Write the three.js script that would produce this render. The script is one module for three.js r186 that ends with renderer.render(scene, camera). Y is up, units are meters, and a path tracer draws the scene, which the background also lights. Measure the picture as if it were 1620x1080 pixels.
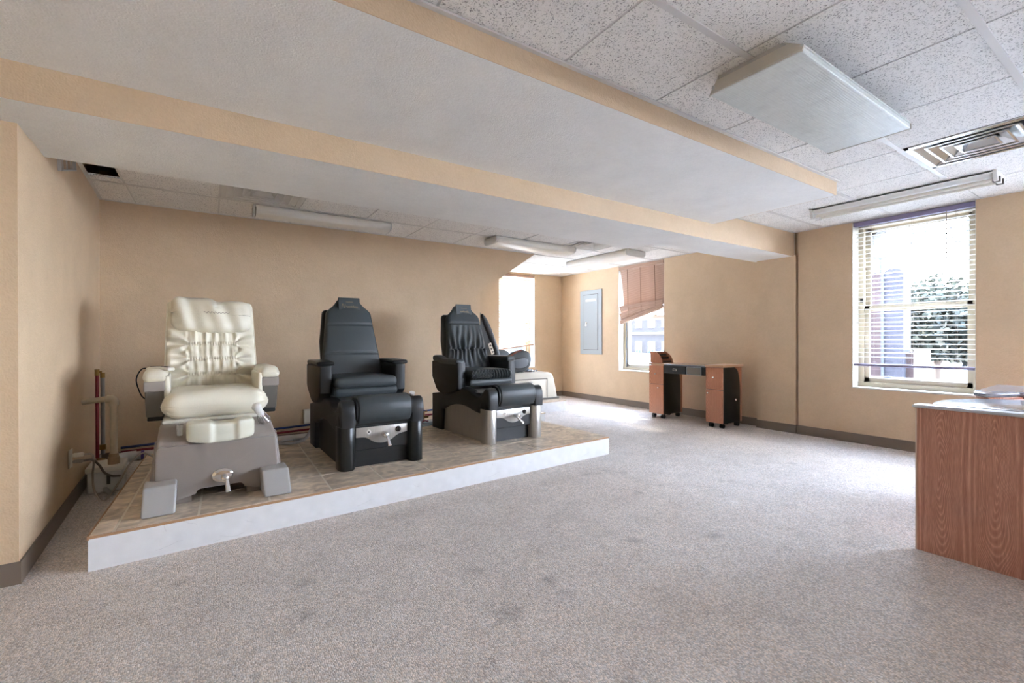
import * as THREE from 'three';
import { mergeGeometries, mergeVertices, toCreasedNormals } from 'three/addons/utils/BufferGeometryUtils.js';

// ---------------------------------------------------------------- camera, sky, sun, exposure
const scene = new THREE.Scene();
const camera = new THREE.PerspectiveCamera(2 * Math.atan(540 / 724.57) * 180 / Math.PI, 1620 / 1080, 0.05, 400);
camera.position.set(0, 1.075, 0);
camera.rotation.order = 'YXZ';
camera.rotation.set(-0.0024, -0.58265, -0.0018);
scene.add(camera);

const renderer = new THREE.WebGLRenderer({ antialias: true });
renderer.toneMapping = THREE.LinearToneMapping;
renderer.toneMappingExposure = 7.9;
renderer.shadowMap.enabled = true;

{ // bright hazy sky, a little bluer overhead
  const w = 64, h = 32, d = new Float32Array(w * h * 4);
  for (let j = 0; j < h; j++) {
    const el = ((j + 0.5) / h - 0.5) * Math.PI, t = Math.max(0, Math.sin(el));
    for (let i = 0; i < w; i++) {
      const o = (j * w + i) * 4;
      d[o] = 0.88 - 0.34 * t; d[o + 1] = 0.98 - 0.24 * t; d[o + 2] = 1.14 - 0.04 * t; d[o + 3] = 1;
    }
  }
  const sky = new THREE.DataTexture(d, w, h, THREE.RGBAFormat, THREE.FloatType);
  sky.mapping = THREE.EquirectangularReflectionMapping;
  sky.magFilter = THREE.LinearFilter; sky.needsUpdate = true;
  scene.background = sky;
  scene.backgroundIntensity = 6.0;
}
const sun = new THREE.DirectionalLight(0xfff0dc, 5);
sun.position.set(0.0, 7.48, -27); sun.target.position.set(0, 0, -7);
sun.castShadow = true; sun.shadow.mapSize.set(4096, 4096);
Object.assign(sun.shadow.camera, { left: -12, right: 12, top: 12, bottom: -12, near: 1, far: 60 });
scene.add(sun, sun.target);

// ---------------------------------------------------------------- helpers
let seed = 7;
const rnd = () => { seed = (seed * 1664525 + 1013904223) >>> 0; return seed / 4294967296; };
const rr = (a, b) => a + (b - a) * rnd();
const clamp = (v, a, b) => Math.min(b, Math.max(a, v));
const smooth = (a, b, v) => { const t = clamp((v - a) / (b - a), 0, 1); return t * t * (3 - 2 * t); };
const lerp = (a, b, t) => a + (b - a) * t;
const V3 = (x, y, z) => new THREE.Vector3(x, y, z);
const names = new Map();
function numbered(n) { const k = names.get(n) ?? 0; names.set(n, k + 1); return k ? `${n}_${String(k).padStart(3, '0')}` : n; }
function mesh(name, geo, mat, parent) {
  const m = new THREE.Mesh(geo, mat); m.name = name; m.castShadow = m.receiveShadow = true;
  if (parent) parent.add(m);
  return m;
}
function thing(name, label, category, pos = [0, 0, 0], turn = 0, group) {
  const g = new THREE.Group(); g.name = numbered(name); g.position.set(...pos); g.rotation.y = turn;
  g.userData = { label, category }; if (group) g.userData.group = group;
  scene.add(g); return g;
}
function single(name, label, category, geo, mat, group) {
  const m = mesh(numbered(name), geo, mat); m.userData = { label, category }; if (group) m.userData.group = group;
  scene.add(m); return m;
}
function struct(name, geo, mat, label) {
  const m = geo ? mesh(name, geo, mat) : new THREE.Group(); m.name = name; m.userData = { kind: 'structure' };
  if (label) m.userData.label = label;
  scene.add(m); return m;
}
// uv in metres from the dominant normal
function uvm(g, s = 1, ox = 0, oy = 0) {
  g = g.index ? g.toNonIndexed() : g;
  const p = g.attributes.position, n = g.attributes.normal, uv = new Float32Array(p.count * 2);
  for (let i = 0; i < p.count; i += 3) {
    let nx = 0, ny = 0, nz = 0;
    for (let k = 0; k < 3; k++) { nx += n.getX(i + k); ny += n.getY(i + k); nz += n.getZ(i + k); }
    nx = Math.abs(nx); ny = Math.abs(ny); nz = Math.abs(nz);
    for (let k = 0; k < 3; k++) {
      const x = p.getX(i + k), y = p.getY(i + k), z = p.getZ(i + k);
      const [a, b] = ny >= nx && ny >= nz ? [x, z] : nx >= nz ? [z, y] : [x, y];
      uv[(i + k) * 2] = a * s + ox; uv[(i + k) * 2 + 1] = b * s + oy;
    }
  }
  g.setAttribute('uv', new THREE.BufferAttribute(uv, 2));
  return g;
}
const clean = (g) => { g = g.index ? g.toNonIndexed() : g; for (const k of Object.keys(g.attributes)) if (!['position', 'normal', 'uv'].includes(k)) g.deleteAttribute(k); if (!g.attributes.uv) g.setAttribute('uv', new THREE.BufferAttribute(new Float32Array(g.attributes.position.count * 2), 2)); return g; };
const merge = (...gs) => mergeGeometries(gs.flat().map(clean));
// plain box between two corners
function bx(x0, x1, y0, y1, z0, z1) {
  const g = new THREE.BoxGeometry(Math.abs(x1 - x0), Math.abs(y1 - y0), Math.abs(z1 - z0));
  g.translate((x0 + x1) / 2, (y0 + y1) / 2, (z0 + z1) / 2); return uvm(g);
}
// box with rounded edges, dense enough to be bent: n = cells along x, y, z
function rb(w, h, d, r, n = [1, 1, 1], seg = 2, bend) {
  r = Math.min(r, w / 2 - 1e-4, h / 2 - 1e-4, d / 2 - 1e-4);
  const cuts = (L, c) => { const a = []; for (let i = 0; i <= seg; i++) a.push(-L / 2 + r * (1 - Math.cos(i / seg * Math.PI / 2)) * 1); const inner = L - 2 * r; for (let i = 1; i < c; i++) a.push(-L / 2 + r + inner * i / c); for (let i = seg; i >= 0; i--) a.push(L / 2 - r * (1 - Math.cos(i / seg * Math.PI / 2))); return [...new Set(a.map((v) => +v.toFixed(6)))].sort((p, q) => p - q); };
  const X = cuts(w, n[0]), Y = cuts(h, n[1]), Z = cuts(d, n[2]);
  const g = new THREE.BoxGeometry(1, 1, 1, X.length - 1, Y.length - 1, Z.length - 1), p = g.attributes.position;
  for (let i = 0; i < p.count; i++) {
    const q = [X, Y, Z].map((A, k) => A[Math.round((p.getComponent(i, k) + 0.5) * (A.length - 1))]);
    const half = [w / 2 - r, h / 2 - r, d / 2 - r], c = q.map((v, k) => clamp(v, -half[k], half[k])), e = q.map((v, k) => v - c[k]), L = Math.hypot(...e) || 1;
    const o = c.map((v, k) => v + e[k] / L * (L > 1e-7 ? r : 0));
    p.setXYZ(i, ...o);
  }
  g.deleteAttribute('uv'); g.deleteAttribute('normal');
  let m = mergeVertices(g, 1e-5);
  if (bend) { const b = m.attributes.position, v = V3(); for (let i = 0; i < b.count; i++) { v.fromBufferAttribute(b, i); bend(v); b.setXYZ(i, v.x, v.y, v.z); } }
  m.computeVertexNormals();
  return uvm(m);
}
const at = (g, x, y, z, rx = 0, ry = 0, rz = 0) => { if (rx || ry || rz) g.applyMatrix4(new THREE.Matrix4().makeRotationFromEuler(new THREE.Euler(rx, ry, rz))); g.translate(x, y, z); return g; };
// outline (list of [a, b]) -> Shape
function shape(pts, holes = []) { const s = new THREE.Shape(pts.map(([a, b]) => new THREE.Vector2(a, b))); for (const h of holes) s.holes.push(new THREE.Path(h.map(([a, b]) => new THREE.Vector2(a, b)))); return s; }
function curve(pts, n = 40, closed = false) { return new THREE.CatmullRomCurve3(pts.map(([a, b]) => V3(a, b, 0)), closed, 'centripetal').getPoints(n).map((p) => [p.x, p.y]); }
// extrude in the xy plane along z, centred on z = 0
function ext(s, depth, bevel = 0, bs = 2) {
  if (Array.isArray(s)) s = shape(s);
  const g = new THREE.ExtrudeGeometry(s, { depth: Math.max(1e-4, depth - 2 * bevel), bevelEnabled: bevel > 0, bevelSize: bevel, bevelThickness: bevel, bevelOffset: -bevel, bevelSegments: bs, curveSegments: 12 });
  g.translate(0, 0, -Math.max(1e-4, depth - 2 * bevel) / 2);
  return uvm(toCreasedNormals(g, 0.7));
}
// outline given in (z, y), extruded along x
function extX(pts, x0, x1, bevel = 0, bs = 2) { const g = ext(pts, x1 - x0, bevel, bs); g.rotateY(-Math.PI / 2); g.translate((x0 + x1) / 2, 0, 0); return uvm(g); }
// outline given in (x, z), extruded along y
function extY(pts, y0, y1, bevel = 0, holes = []) { const g = ext(shape(pts.map(([x, z]) => [x, -z]), holes.map((h) => h.map(([x, z]) => [x, -z]))), y1 - y0, bevel); g.rotateX(-Math.PI / 2); g.translate(0, (y0 + y1) / 2, 0); return uvm(g); }
function tube(pts, r, n = 24, rs = 8, closed = false) { return new THREE.TubeGeometry(new THREE.CatmullRomCurve3(pts.map((p) => V3(...p)), closed, 'centripetal'), n, r, rs, closed); }
function rod(a, b, r, rs = 10, r2 = r) {
  const A = V3(...a), B = V3(...b), L = A.distanceTo(B), g = new THREE.CylinderGeometry(r2, r, L, rs);
  g.applyQuaternion(new THREE.Quaternion().setFromUnitVectors(V3(0, 1, 0), B.clone().sub(A).normalize()));
  const m = A.add(B).multiplyScalar(0.5); g.translate(m.x, m.y, m.z); return g;
}
const lathe = (pts, n = 24) => new THREE.LatheGeometry(pts.map(([r, y]) => new THREE.Vector2(r, y)), n);
// rounded rectangle outline
function rrect(x0, x1, y0, y1, r, n = 5) {
  const o = []; for (const [cx, cy, a] of [[x1 - r, y0 + r, -90], [x1 - r, y1 - r, 0], [x0 + r, y1 - r, 90], [x0 + r, y0 + r, 180]]) for (let i = 0; i <= n; i++) { const t = (a + 90 * i / n) * Math.PI / 180; o.push([cx + r * Math.cos(t), cy + r * Math.sin(t)]); }
  return o;
}
// value noise, tileable with period P
function noiser(s) {
  const T = new Float32Array(65536); let q = s >>> 0; for (let i = 0; i < 65536; i++) { q = (q * 1664525 + 1013904223) >>> 0; T[i] = q / 4294967296; }
  return (x, y, P = 256, Q = P) => {
    const xi = Math.floor(x), yi = Math.floor(y), fx = x - xi, fy = y - yi, u = fx * fx * (3 - 2 * fx), v = fy * fy * (3 - 2 * fy);
    const a = (i, j) => T[((((i % P) + P) % P) + (((j % Q) + Q) % Q) * 257) & 65535];
    return lerp(lerp(a(xi, yi), a(xi + 1, yi), u), lerp(a(xi, yi + 1), a(xi + 1, yi + 1), u), v);
  };
}
const N1 = noiser(11), N2 = noiser(29), N3 = noiser(53);
function tex(w, h, fn, srgb = true) {
  const d = new Uint8Array(w * h * 4);
  for (let j = 0; j < h; j++) for (let i = 0; i < w; i++) { const c = fn(i, j), o = (j * w + i) * 4; d[o] = clamp(c[0], 0, 255); d[o + 1] = clamp(c[1], 0, 255); d[o + 2] = clamp(c[2], 0, 255); d[o + 3] = 255; }
  const t = new THREE.DataTexture(d, w, h); t.wrapS = t.wrapT = THREE.RepeatWrapping; t.magFilter = THREE.LinearFilter; t.minFilter = THREE.LinearMipmapLinearFilter; t.generateMipmaps = true;
  if (srgb) t.colorSpace = THREE.SRGBColorSpace; t.needsUpdate = true; return t;
}
const rep = (t, u, v = u) => { t.repeat.set(u, v); return t; };
const std = (o) => new THREE.MeshStandardMaterial(o);
const phy = (o) => new THREE.MeshPhysicalMaterial(o);

// ---------------------------------------------------------------- materials
const M = {};
{
  const f = new Float32Array(512 * 512);
  for (let j = 0; j < 512; j++) for (let i = 0; i < 512; i++) f[j * 512 + i] = 0.6 * N1(i / 4, j / 4, 128) + 0.4 * N2(i / 16, j / 16, 32);
  const wallC = (r, g, b) => rep(tex(512, 512, (i, j) => { const v = (f[j * 512 + i] - 0.5) * 7 + (N3(i / 64, j / 64, 8) - 0.5) * 6; return [r + v, g + v, b + v]; }), 0.8);
  const wallB = rep(tex(512, 512, (i, j) => { const v = 255 * f[j * 512 + i]; return [v, v, v]; }, false), 1.6);
  M.wall = std({ map: wallC(216, 190, 157), bumpMap: wallB, bumpScale: 0.0012, roughness: 0.62 });
  M.white = std({ map: wallC(247, 247, 244), bumpMap: wallB, bumpScale: 0.0012, roughness: 0.75 });
  M.plain = std({ color: 0xb8b4ac, roughness: 0.9 });
  M.base = std({ color: 0x7d7063, roughness: 0.5 });
}
{ // looped carpet
  const S = 1024, h = new Float32Array(S * S), K = 190;
  const cx = [], cy = [], cv = [], ct = [];
  for (let b = 0; b < K; b++) for (let a = 0; a < K; a++) { cx.push(a + rr(0.1, 0.9)); cy.push(b + rr(0.1, 0.9)); cv.push(rnd()); ct.push(rnd()); }
  const id = new Int32Array(S * S);
  for (let j = 0; j < S; j++) for (let i = 0; i < S; i++) {
    const x = i / S * K, y = j / S * K, a0 = Math.floor(x), b0 = Math.floor(y); let best = 9, bi = 0;
    for (let b = b0 - 1; b <= b0 + 1; b++) for (let a = a0 - 1; a <= a0 + 1; a++) {
      const k = ((b + K) % K) * K + (a + K) % K, dx = x - cx[k] - (a < 0 ? -K : a >= K ? K : 0), dy = y - cy[k] - (b < 0 ? -K : b >= K ? K : 0), d = dx * dx + dy * dy * 0.7;
      if (d < best) { best = d; bi = k; }
    }
    h[j * S + i] = 1 - Math.sqrt(best); id[j * S + i] = bi;
  }
  const c = tex(S, S, (i, j) => { const k = id[j * S + i], hh = h[j * S + i], big = (N1(i / 128, j / 128, 8) - 0.5) * 10 + (N2(i / 24, j / 24, 43) - 0.5) * 9; const v = (cv[k] - 0.5) * 50 + (hh - 0.55) * 38 + big, w = (ct[k] - 0.5) * 9; return [209 + v + w, 200 + v, 193 + v - w]; });
  const b = tex(S, S, (i, j) => { const v = 255 * clamp(h[j * S + i], 0, 1); return [v, v, v]; }, false);
  M.carpet = std({ map: rep(c, 1 / 1.15), bumpMap: rep(b, 1 / 1.15), bumpScale: 0.0018, roughness: 1, vertexColors: true });
}
{ // fissured mineral ceiling tile
  const S = 512, g = new Float32Array(S * S).fill(1);
  for (let k = 0; k < 5600; k++) {
    let x = rnd() * S, y = rnd() * S, a = rnd() * 6.28; const L = rr(1, 5), r = rr(0.5, 1.25), dark = rr(0.3, 0.8);
    for (let s = 0; s < L; s++) {
      for (let j = -2; j <= 2; j++) for (let i = -2; i <= 2; i++) { if (i * i + j * j <= r * r) { const o = (((Math.floor(y) + j) % S + S) % S) * S + ((Math.floor(x) + i) % S + S) % S; g[o] = Math.min(g[o], dark); } }
      a += rr(-0.9, 0.9); x += Math.cos(a) * 1.2; y += Math.sin(a) * 1.2;
    }
  }
  const c = tex(S, S, (i, j) => { const q = g[j * S + i], n = (N1(i / 3, j / 3, 170) - 0.5) * 12; const v = lerp(104, 246, q) + n; return [v + 2, v, v - 4]; });
  const b = tex(S, S, (i, j) => { const v = 255 * g[j * S + i]; return [v, v, v]; }, false);
  M.ctile = std({ map: rep(c, 1 / 0.61), bumpMap: rep(b, 1 / 0.61), bumpScale: 0.004, roughness: 0.95 });
  M.tee = std({ color: 0xdedcd8, roughness: 0.45 });
  M.plenum = std({ color: 0x8f8a82, roughness: 1 });
}
{ // stone-look ceramic floor tile, four cuts of one sheet
  const c = tex(512, 512, (i, j) => {
    const wx = N2(i / 40, j / 90, 13, 6) * 3, a = N1(i / 60 + wx, j / 22 + wx, 9, 23), b = N3(i / 12, j / 6, 43, 85), v = (a - 0.5) * 62 + (b - 0.5) * 34;
    return [206 + v, 189 + v * 0.98, 168 + v * 0.9];
  });
  M.ftile = [0, 1, 2, 3].map((k) => { const t = c.clone(); t.offset.set(k * 0.27, k * 0.41); t.repeat.set(0.9, 0.9); t.needsUpdate = true; return std({ map: t, roughness: 0.32 }); });
  M.grout = std({ color: 0xeae2d4, roughness: 0.9 });
  const s = new Float32Array(512 * 512);
  for (let k = 0; k < 34; k++) { let x = rnd() * 512, y = rnd() * 512, a = rr(-0.6, 0.6) + (rnd() < 0.4 ? 1.5 : 0); const L = rr(4, 60); for (let q = 0; q < L; q++) { s[((Math.floor(y) & 511) * 512) + (Math.floor(x) & 511)] = rr(0.3, 1); a += rr(-0.15, 0.15); x += Math.cos(a); y += Math.sin(a); } }
  M.riser = std({ map: rep(tex(512, 512, (i, j) => { const v = 232 - s[j * 512 + i] * 30 + (N1(i / 20, j / 20, 25) - 0.5) * 8; return [v, v, v + 1]; }), 1), roughness: 0.5 });
}
// cathedral oak laminate
function oak(c0, c1, bands, S = 1024, per = 0.42) {
  return tex(S, S, (i, j) => {
    const u = i / S, v = j / S; let x = u * bands; const b = Math.floor(x), fx = x - b - 0.5;
    const off = (N1(b * 7.3, 3.1) - 0.5), cyv = 0.35 + 0.3 * N2(b * 3.7, 9.2), yy = (v - cyv) * 1.0 + (N3(u * 6, v * 3, 6, 3) - 0.5) * 0.06;
    const xx = fx + off * 0.15 + (N1(u * 9, v * 5, 9, 5) - 0.5) * 0.15 + (N2(u * 24, v * 9, 24, 9) - 0.5) * 0.05;
    const r = Math.sqrt(xx * xx * 3.2 + yy * yy * 0.8 + 0.004) * (1 + 0.12 * yy);
    const edge = smooth(0.26, 0.46, Math.abs(xx));
    const ring = lerp(Math.abs(((r * 24) % 1 + 1) % 1 - 0.5) * 2, 0.5 + 0.5 * Math.sin(u * 210 + 6 * N2(u * 30, v * 2, 30, 2)), edge);
    const pore = N3(i / 1.6, j / 26, 640, 40), fine = N1(i / 3, j / 90, 341, 12);
    const t = clamp(0.5 * Math.pow(ring, 2.2) + 0.3 * pore + 0.34 * fine - 0.05, 0, 1);
    return [lerp(c0[0], c1[0], t), lerp(c0[1], c1[1], t), lerp(c0[2], c1[2], t)];
  });
}
M.oak = std({ map: rep(oak([172, 114, 95], [236, 184, 158], 4), 1 / 0.74, 1 / 0.78), roughness: 0.34 });
M.cherry = std({ map: rep(oak([178, 116, 86], [216, 158, 126], 2, 512), 1 / 0.5, 1 / 0.7), roughness: 0.3 });
{
  const t = tex(512, 512, (i, j) => { const v = (N1(i / 50, j / 14, 10, 37) - 0.5) * 40 + (N2(i / 10, j / 5, 51, 102) - 0.5) * 26; return [150 + v, 156 + v, 166 + v]; });
  M.marble = phy({ map: rep(t, 1.6), roughness: 0.12 });
}
M.black = std({ color: 0x16191b, roughness: 0.42 });
M.blackSatin = std({ color: 0x101314, roughness: 0.3 });
{
  const b = tex(256, 256, (i, j) => { const v = 150 + 90 * (N1(i / 3, j / 3, 85) - 0.5) + 60 * (N2(i / 9, j / 9, 28) - 0.5); return [v, v, v]; }, false);
  M.leather = std({ color: 0x3a4042, roughness: 0.42, bumpMap: rep(b, 5), bumpScale: 0.0009 });
  M.cream = std({ color: 0xe6dfcb, roughness: 0.36, bumpMap: rep(b, 5), bumpScale: 0.0008 });
  M.shellGrey = std({ color: 0x918881, roughness: 0.38, bumpMap: rep(b, 9), bumpScale: 0.0004 });
}
M.greyLight = std({ color: 0xa9a7a4, roughness: 0.34 });
M.greyDark = std({ color: 0x635e56, roughness: 0.5 });
M.basin = std({ color: 0xcfd1d0, roughness: 0.25 });
M.creamPlastic = std({ color: 0xdad8c6, roughness: 0.35 });
M.chrome = std({ color: 0xdedede, metalness: 1, roughness: 0.12 });
{
  const b = tex(256, 256, (i, j) => { const v = 190 + 16 * (N1(i / 1.2, j / 60, 213, 4) - 0.5); return [v, v * 0.985, v * 0.96]; });
  M.steel = std({ map: rep(b, 3), metalness: 0.75, roughness: 0.36 });
}
M.gold = std({ color: 0xb59a62, roughness: 0.5 });
M.pvc = std({ color: 0xd9cbb2, roughness: 0.4 });
M.pvcWhite = std({ color: 0xdfdedb, roughness: 0.4 });
M.pexRed = std({ color: 0x7a1420, roughness: 0.4 });
M.pexBlue = std({ color: 0x16326e, roughness: 0.4 });
M.purple = std({ color: 0x4b3a86, roughness: 0.5 });
M.brass = std({ color: 0x9a7a48, metalness: 0.9, roughness: 0.35 });
M.cordGrey = std({ color: 0xa89c8d, roughness: 0.6 });
M.cordBlack = std({ color: 0x1b1718, roughness: 0.5 });
M.offwhite = std({ color: 0xe4dfd2, roughness: 0.4 });
M.fixture = std({ color: 0xe2e2de, roughness: 0.4 });
{
  const c = tex(512, 512, (i, j) => { const r = ((i % 8) + (j % 8)) / 14, n = N1(i / 30, j / 50, 17, 10), m = N2(i / 9, j / 9, 57); const v = 222 + r * 10 - smooth(0.5, 0.95, n) * 7 - m * 7; return [v - 5, v, v - 4]; });
  const b = tex(512, 512, (i, j) => { const v = 255 * (Math.abs((i % 16) - 8) + Math.abs((j % 16) - 8)) / 16; return [v, v, v]; }, false);
  M.prism = std({ map: rep(c, 1), bumpMap: rep(b, 3), bumpScale: 0.0012, roughness: 0.3 });
}
M.diffuser = std({ color: 0xf3f0e8, roughness: 0.35 });
M.ventMetal = std({ color: 0xcfcfcd, metalness: 0.9, roughness: 0.22 });
M.ventWhite = std({ color: 0xe0ded9, roughness: 0.35 });
M.slatWhite = std({ color: 0xd9d6d0, roughness: 0.45 });
M.slatTan = std({ color: 0xc9b49c, roughness: 0.5 });
M.slatBrown = std({ map: rep(tex(256, 256, (i, j) => { const v = (N1(i / 60, j / 3, 4, 85) - 0.5) * 34; return [182 + v, 150 + v, 130 + v]; }), 2), roughness: 0.45 });
M.cord = std({ color: 0x8d7f74, roughness: 0.8 });
M.frame = std({ color: 0xb3a791, roughness: 0.45 });
M.frameWhite = std({ color: 0xd9d4c8, roughness: 0.45 });
M.frameBlue = std({ color: 0x2f6d9d, roughness: 0.5 });
M.glass = phy({ color: 0xffffff, transmission: 1, thickness: 0, roughness: 0, ior: 1.45 });
M.panelGrey = std({ color: 0xa4aeb4, roughness: 0.6 });
M.dark = std({ color: 0x22201f, roughness: 0.5 });
M.label = std({ color: 0xe9e6dc, roughness: 0.6 });

// ---------------------------------------------------------------- room shell
const C = 2.309, TOP = 2.56, XR = 5.63, XA = 5.71, ZF = -6.9, ZB = -5.3, ZS = 4.6, XL = -2.0, WT = 0.3;
const WIN = [[-2.05, -1.12], [-5.42, -4.50], [4.268, 5.055], [-0.42, 1.38], [1.8, 3.4]], SILL = 0.58;

{ // floor, with worn and stained patches of the pile in the vertex colours
  const x0 = XL, x1 = 5.95, z0 = -7.1, z1 = ZS, nx = 300, nz = 360;
  const g = new THREE.PlaneGeometry(x1 - x0, z1 - z0, nx, nz); g.rotateX(-Math.PI / 2); g.translate((x0 + x1) / 2, 0, (z0 + z1) / 2);
  const p = g.attributes.position, uv = g.attributes.uv, col = new Float32Array(p.count * 3);
  const spots = [];
  const px = (x, z, rx, rz, d, a = 0) => spots.push([x, z, rx, rz, d, a]);
  for (const [x, z, r, d] of [[0.13, -1.35, 0.05, 0.3], [0.14, -1.66, 0.035, 0.3], [0.32, -1.95, 0.05, 0.28], [0.35, -2.2, 0.05, 0.22], [-0.12, -2.5, 0.05, 0.2], [0.62, -1.25, 0.05, 0.28], [0.75, -1.05, 0.06, 0.3], [0.92, -1.02, 0.08, 0.34], [1.05, -0.98, 0.07, 0.3], [1.1, -0.86, 0.09, 0.36], [0.88, -0.82, 0.07, 0.3], [0.66, -0.92, 0.05, 0.3], [1.62, -2.1, 0.05, 0.22], [1.9, -1.7, 0.06, 0.22], [2.3, -1.5, 0.05, 0.2], [2.5, -2.2, 0.08, 0.18], [1.25, -1.6, 0.05, 0.24], [0.98, -1.5, 0.07, 0.22], [4.35, -4.9, 0.06, 0.25], [2.8, -2.6, 0.07, 0.16], [3.3, -2.0, 0.09, 0.15]]) px(x, z, r, r * rr(0.5, 0.9), d * 1.35, rr(0, 3));
  for (let k = 0; k < 120; k++) { const r = rr(0.015, 0.06); px(rr(-0.6, 4.4), rr(-4.2, -0.6), r, r * rr(0.4, 1), rr(0.05, 0.2), rr(0, 3)); }
  for (let i = 0; i < p.count; i++) {
    const x = p.getX(i), z = p.getZ(i); uv.setXY(i, x, z);
    let m = 1 + (N1(x * 1.3 + 40, z * 1.3 + 40) - 0.5) * 0.10 + (N2(x * 5 + 80, z * 5 + 80) - 0.5) * 0.06;
    for (const [sx, sz, rx, rz, d, a] of spots) {
      const dx = x - sx, dz = z - sz; if (Math.abs(dx) > 0.2 || Math.abs(dz) > 0.2) continue;
      const u = dx * Math.cos(a) + dz * Math.sin(a), v = -dx * Math.sin(a) + dz * Math.cos(a), q = Math.hypot(u / rx, v / rz) + (N3(x * 34 + 90, z * 34 + 90) - 0.5) * 1.1;
      m *= 1 - d * smooth(1.05, 0.35, q);
    }
    const worn = (N2(x * 0.9 + 20, z * 0.9 + 20) - 0.5) * 0.05;
    col[i * 3] = m * (1 + worn); col[i * 3 + 1] = m; col[i * 3 + 2] = m * (1 - worn);
  }
  g.setAttribute('color', new THREE.BufferAttribute(col, 3));
  const fl = struct('floor', g, M.carpet, 'beige grey looped carpet with dark stains');
  mesh('subfloor', bx(x0, x1, -0.25, -0.02, z0, z1), M.plain, fl);
}
// wall slab in the (a, y) plane with rectangular openings; along z when dir is 'z'
function wall(name, dir, a0, a1, face, thick, holes = [], y1 = TOP, mat = M.wall, pts) {
  const out = pts ?? [[a0, -0.02], [a1, -0.02], [a1, y1], [a0, y1]];
  const s = shape(out, holes.map(([h0, h1, b0, b1]) => [[h0, b0], [h0, b1], [h1, b1], [h1, b0]]));
  const g = ext(s, Math.abs(thick));
  if (dir === 'z') g.rotateY(-Math.PI / 2); // shape x -> world z
  if (dir === 'z') g.translate(face + thick / 2, 0, 0); else g.translate(0, 0, face + thick / 2);
  return struct(name, uvm(g), mat);
}
const H1 = 2.309;
wall('wall_right', 'z', -2.58, ZS, XR, WT, [[WIN[0][0], WIN[0][1], SILL, H1], [WIN[3][0], WIN[3][1], SILL, H1], [WIN[4][0], WIN[4][1], SILL, H1]]);
wall('wall_right_alcove', 'z', ZF - 0.3, -2.58, XA, WT - (XA - XR), [[WIN[1][0], WIN[1][1], SILL, H1]]);
wall('wall_far', 'x', 2.6, XA, ZF, -WT, [[WIN[2][0], WIN[2][1], SILL, 2.28]]);
wall('wall_back', 'x', 0, 0, ZB, -0.12, [], TOP, M.wall, [[-1.0, -0.02], [2.987, -0.02], [2.987, 1.715], [3.886, C], [3.886, TOP], [-1.0, TOP]]);
wall('wall_alcove_left', 'z', ZF, ZB - 0.12, 2.72, -0.12);
{ // the left wall runs very slightly off square
  const g = extY([[-0.712, -2.93], [-0.802, -5.32], [-1.1, -5.32], [-1.1, -3.11], [-0.95, -2.93]], -0.02, TOP); struct('wall_left', g, M.wall);
}
struct('wall_left_front', extY([[XL, -2.9], [-0.711, -2.9], [-0.7115, -2.928], [-0.96, -2.928], [-1.12, -3.1], [XL, -3.1]], -0.02, TOP), M.wall);
wall('wall_left_outer', 'z', -3.1, ZS, XL, -0.2);
wall('wall_front', 'x', XL - 0.2, XR + WT, ZS, WT);
struct('wall_pier', bx(5.612, XA + 0.02, -0.02, 2.05, -3.045, -2.6), M.wall);

// the storeys above stand between the facades across the street and half of their sky
struct('building_upper_floors', bx(-14, XR + WT, TOP + 0.2, 12, ZF - WT, 16), M.plain);
struct('building_lower_floor', bx(-14, XR + WT, -4.2, -0.25, ZF - WT, 16), M.plain);
{ // dropped soffit and beam: painted fascias, white undersides
  const s = struct('ceiling_soffit');
  mesh('soffit_box', bx(XL, 4.055, 2.195, TOP, -2.66, -1.585), M.white, s);
  mesh('fascia', bx(XL, 4.06, 2.1955, C + 0.01, -1.602, -1.582), M.wall, s);
  mesh('end_face', bx(4.054, 4.062, 2.1955, C + 0.01, -2.64, -1.59), M.wall, s);
  const b = struct('ceiling_beam');
  mesh('beam_box', bx(XL, 5.66, 2.04, TOP, -3.09, -2.628), M.white, b);
  mesh('fascia', bx(XL, 5.64, 2.0405, C + 0.01, -2.646, -2.625), M.wall, b);
  mesh('drywall_strip', bx(-0.78, 3.75, 2.048, 2.20, -3.38, -3.09), M.white, b);
}
{ // baseboards
  const h = 0.098, t = 0.008;
  const bb = (n, g) => struct(n, g, M.base);
  bb('baseboard_right', merge(bx(XR - t, XR, 0, h, -2.6, ZS), bx(XR - t - 0.012, XR, 0, 0.012, -2.6, ZS)));
  bb('baseboard_pier', merge(bx(5.612 - t, 5.612, 0, h, -3.05, -2.592), bx(5.604, XR, 0, h, -2.6, -2.592)));
  bb('baseboard_right_alcove', bx(XA - t, XA, 0, h, ZF, -3.045));
  bb('baseboard_far', bx(2.72, XA, 0, h, ZF, ZF + t));
  bb('baseboard_back', bx(-0.8, 2.987, 0, h, ZB, ZB + t));
  bb('baseboard_left', extY([[-0.711, -2.9], [-0.703, -2.9], [-0.794, -5.31], [-0.802, -5.31]], 0, h));
  bb('baseboard_left_front', bx(XL, -0.703, 0, h, -2.9, -2.9 + t));
}
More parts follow.
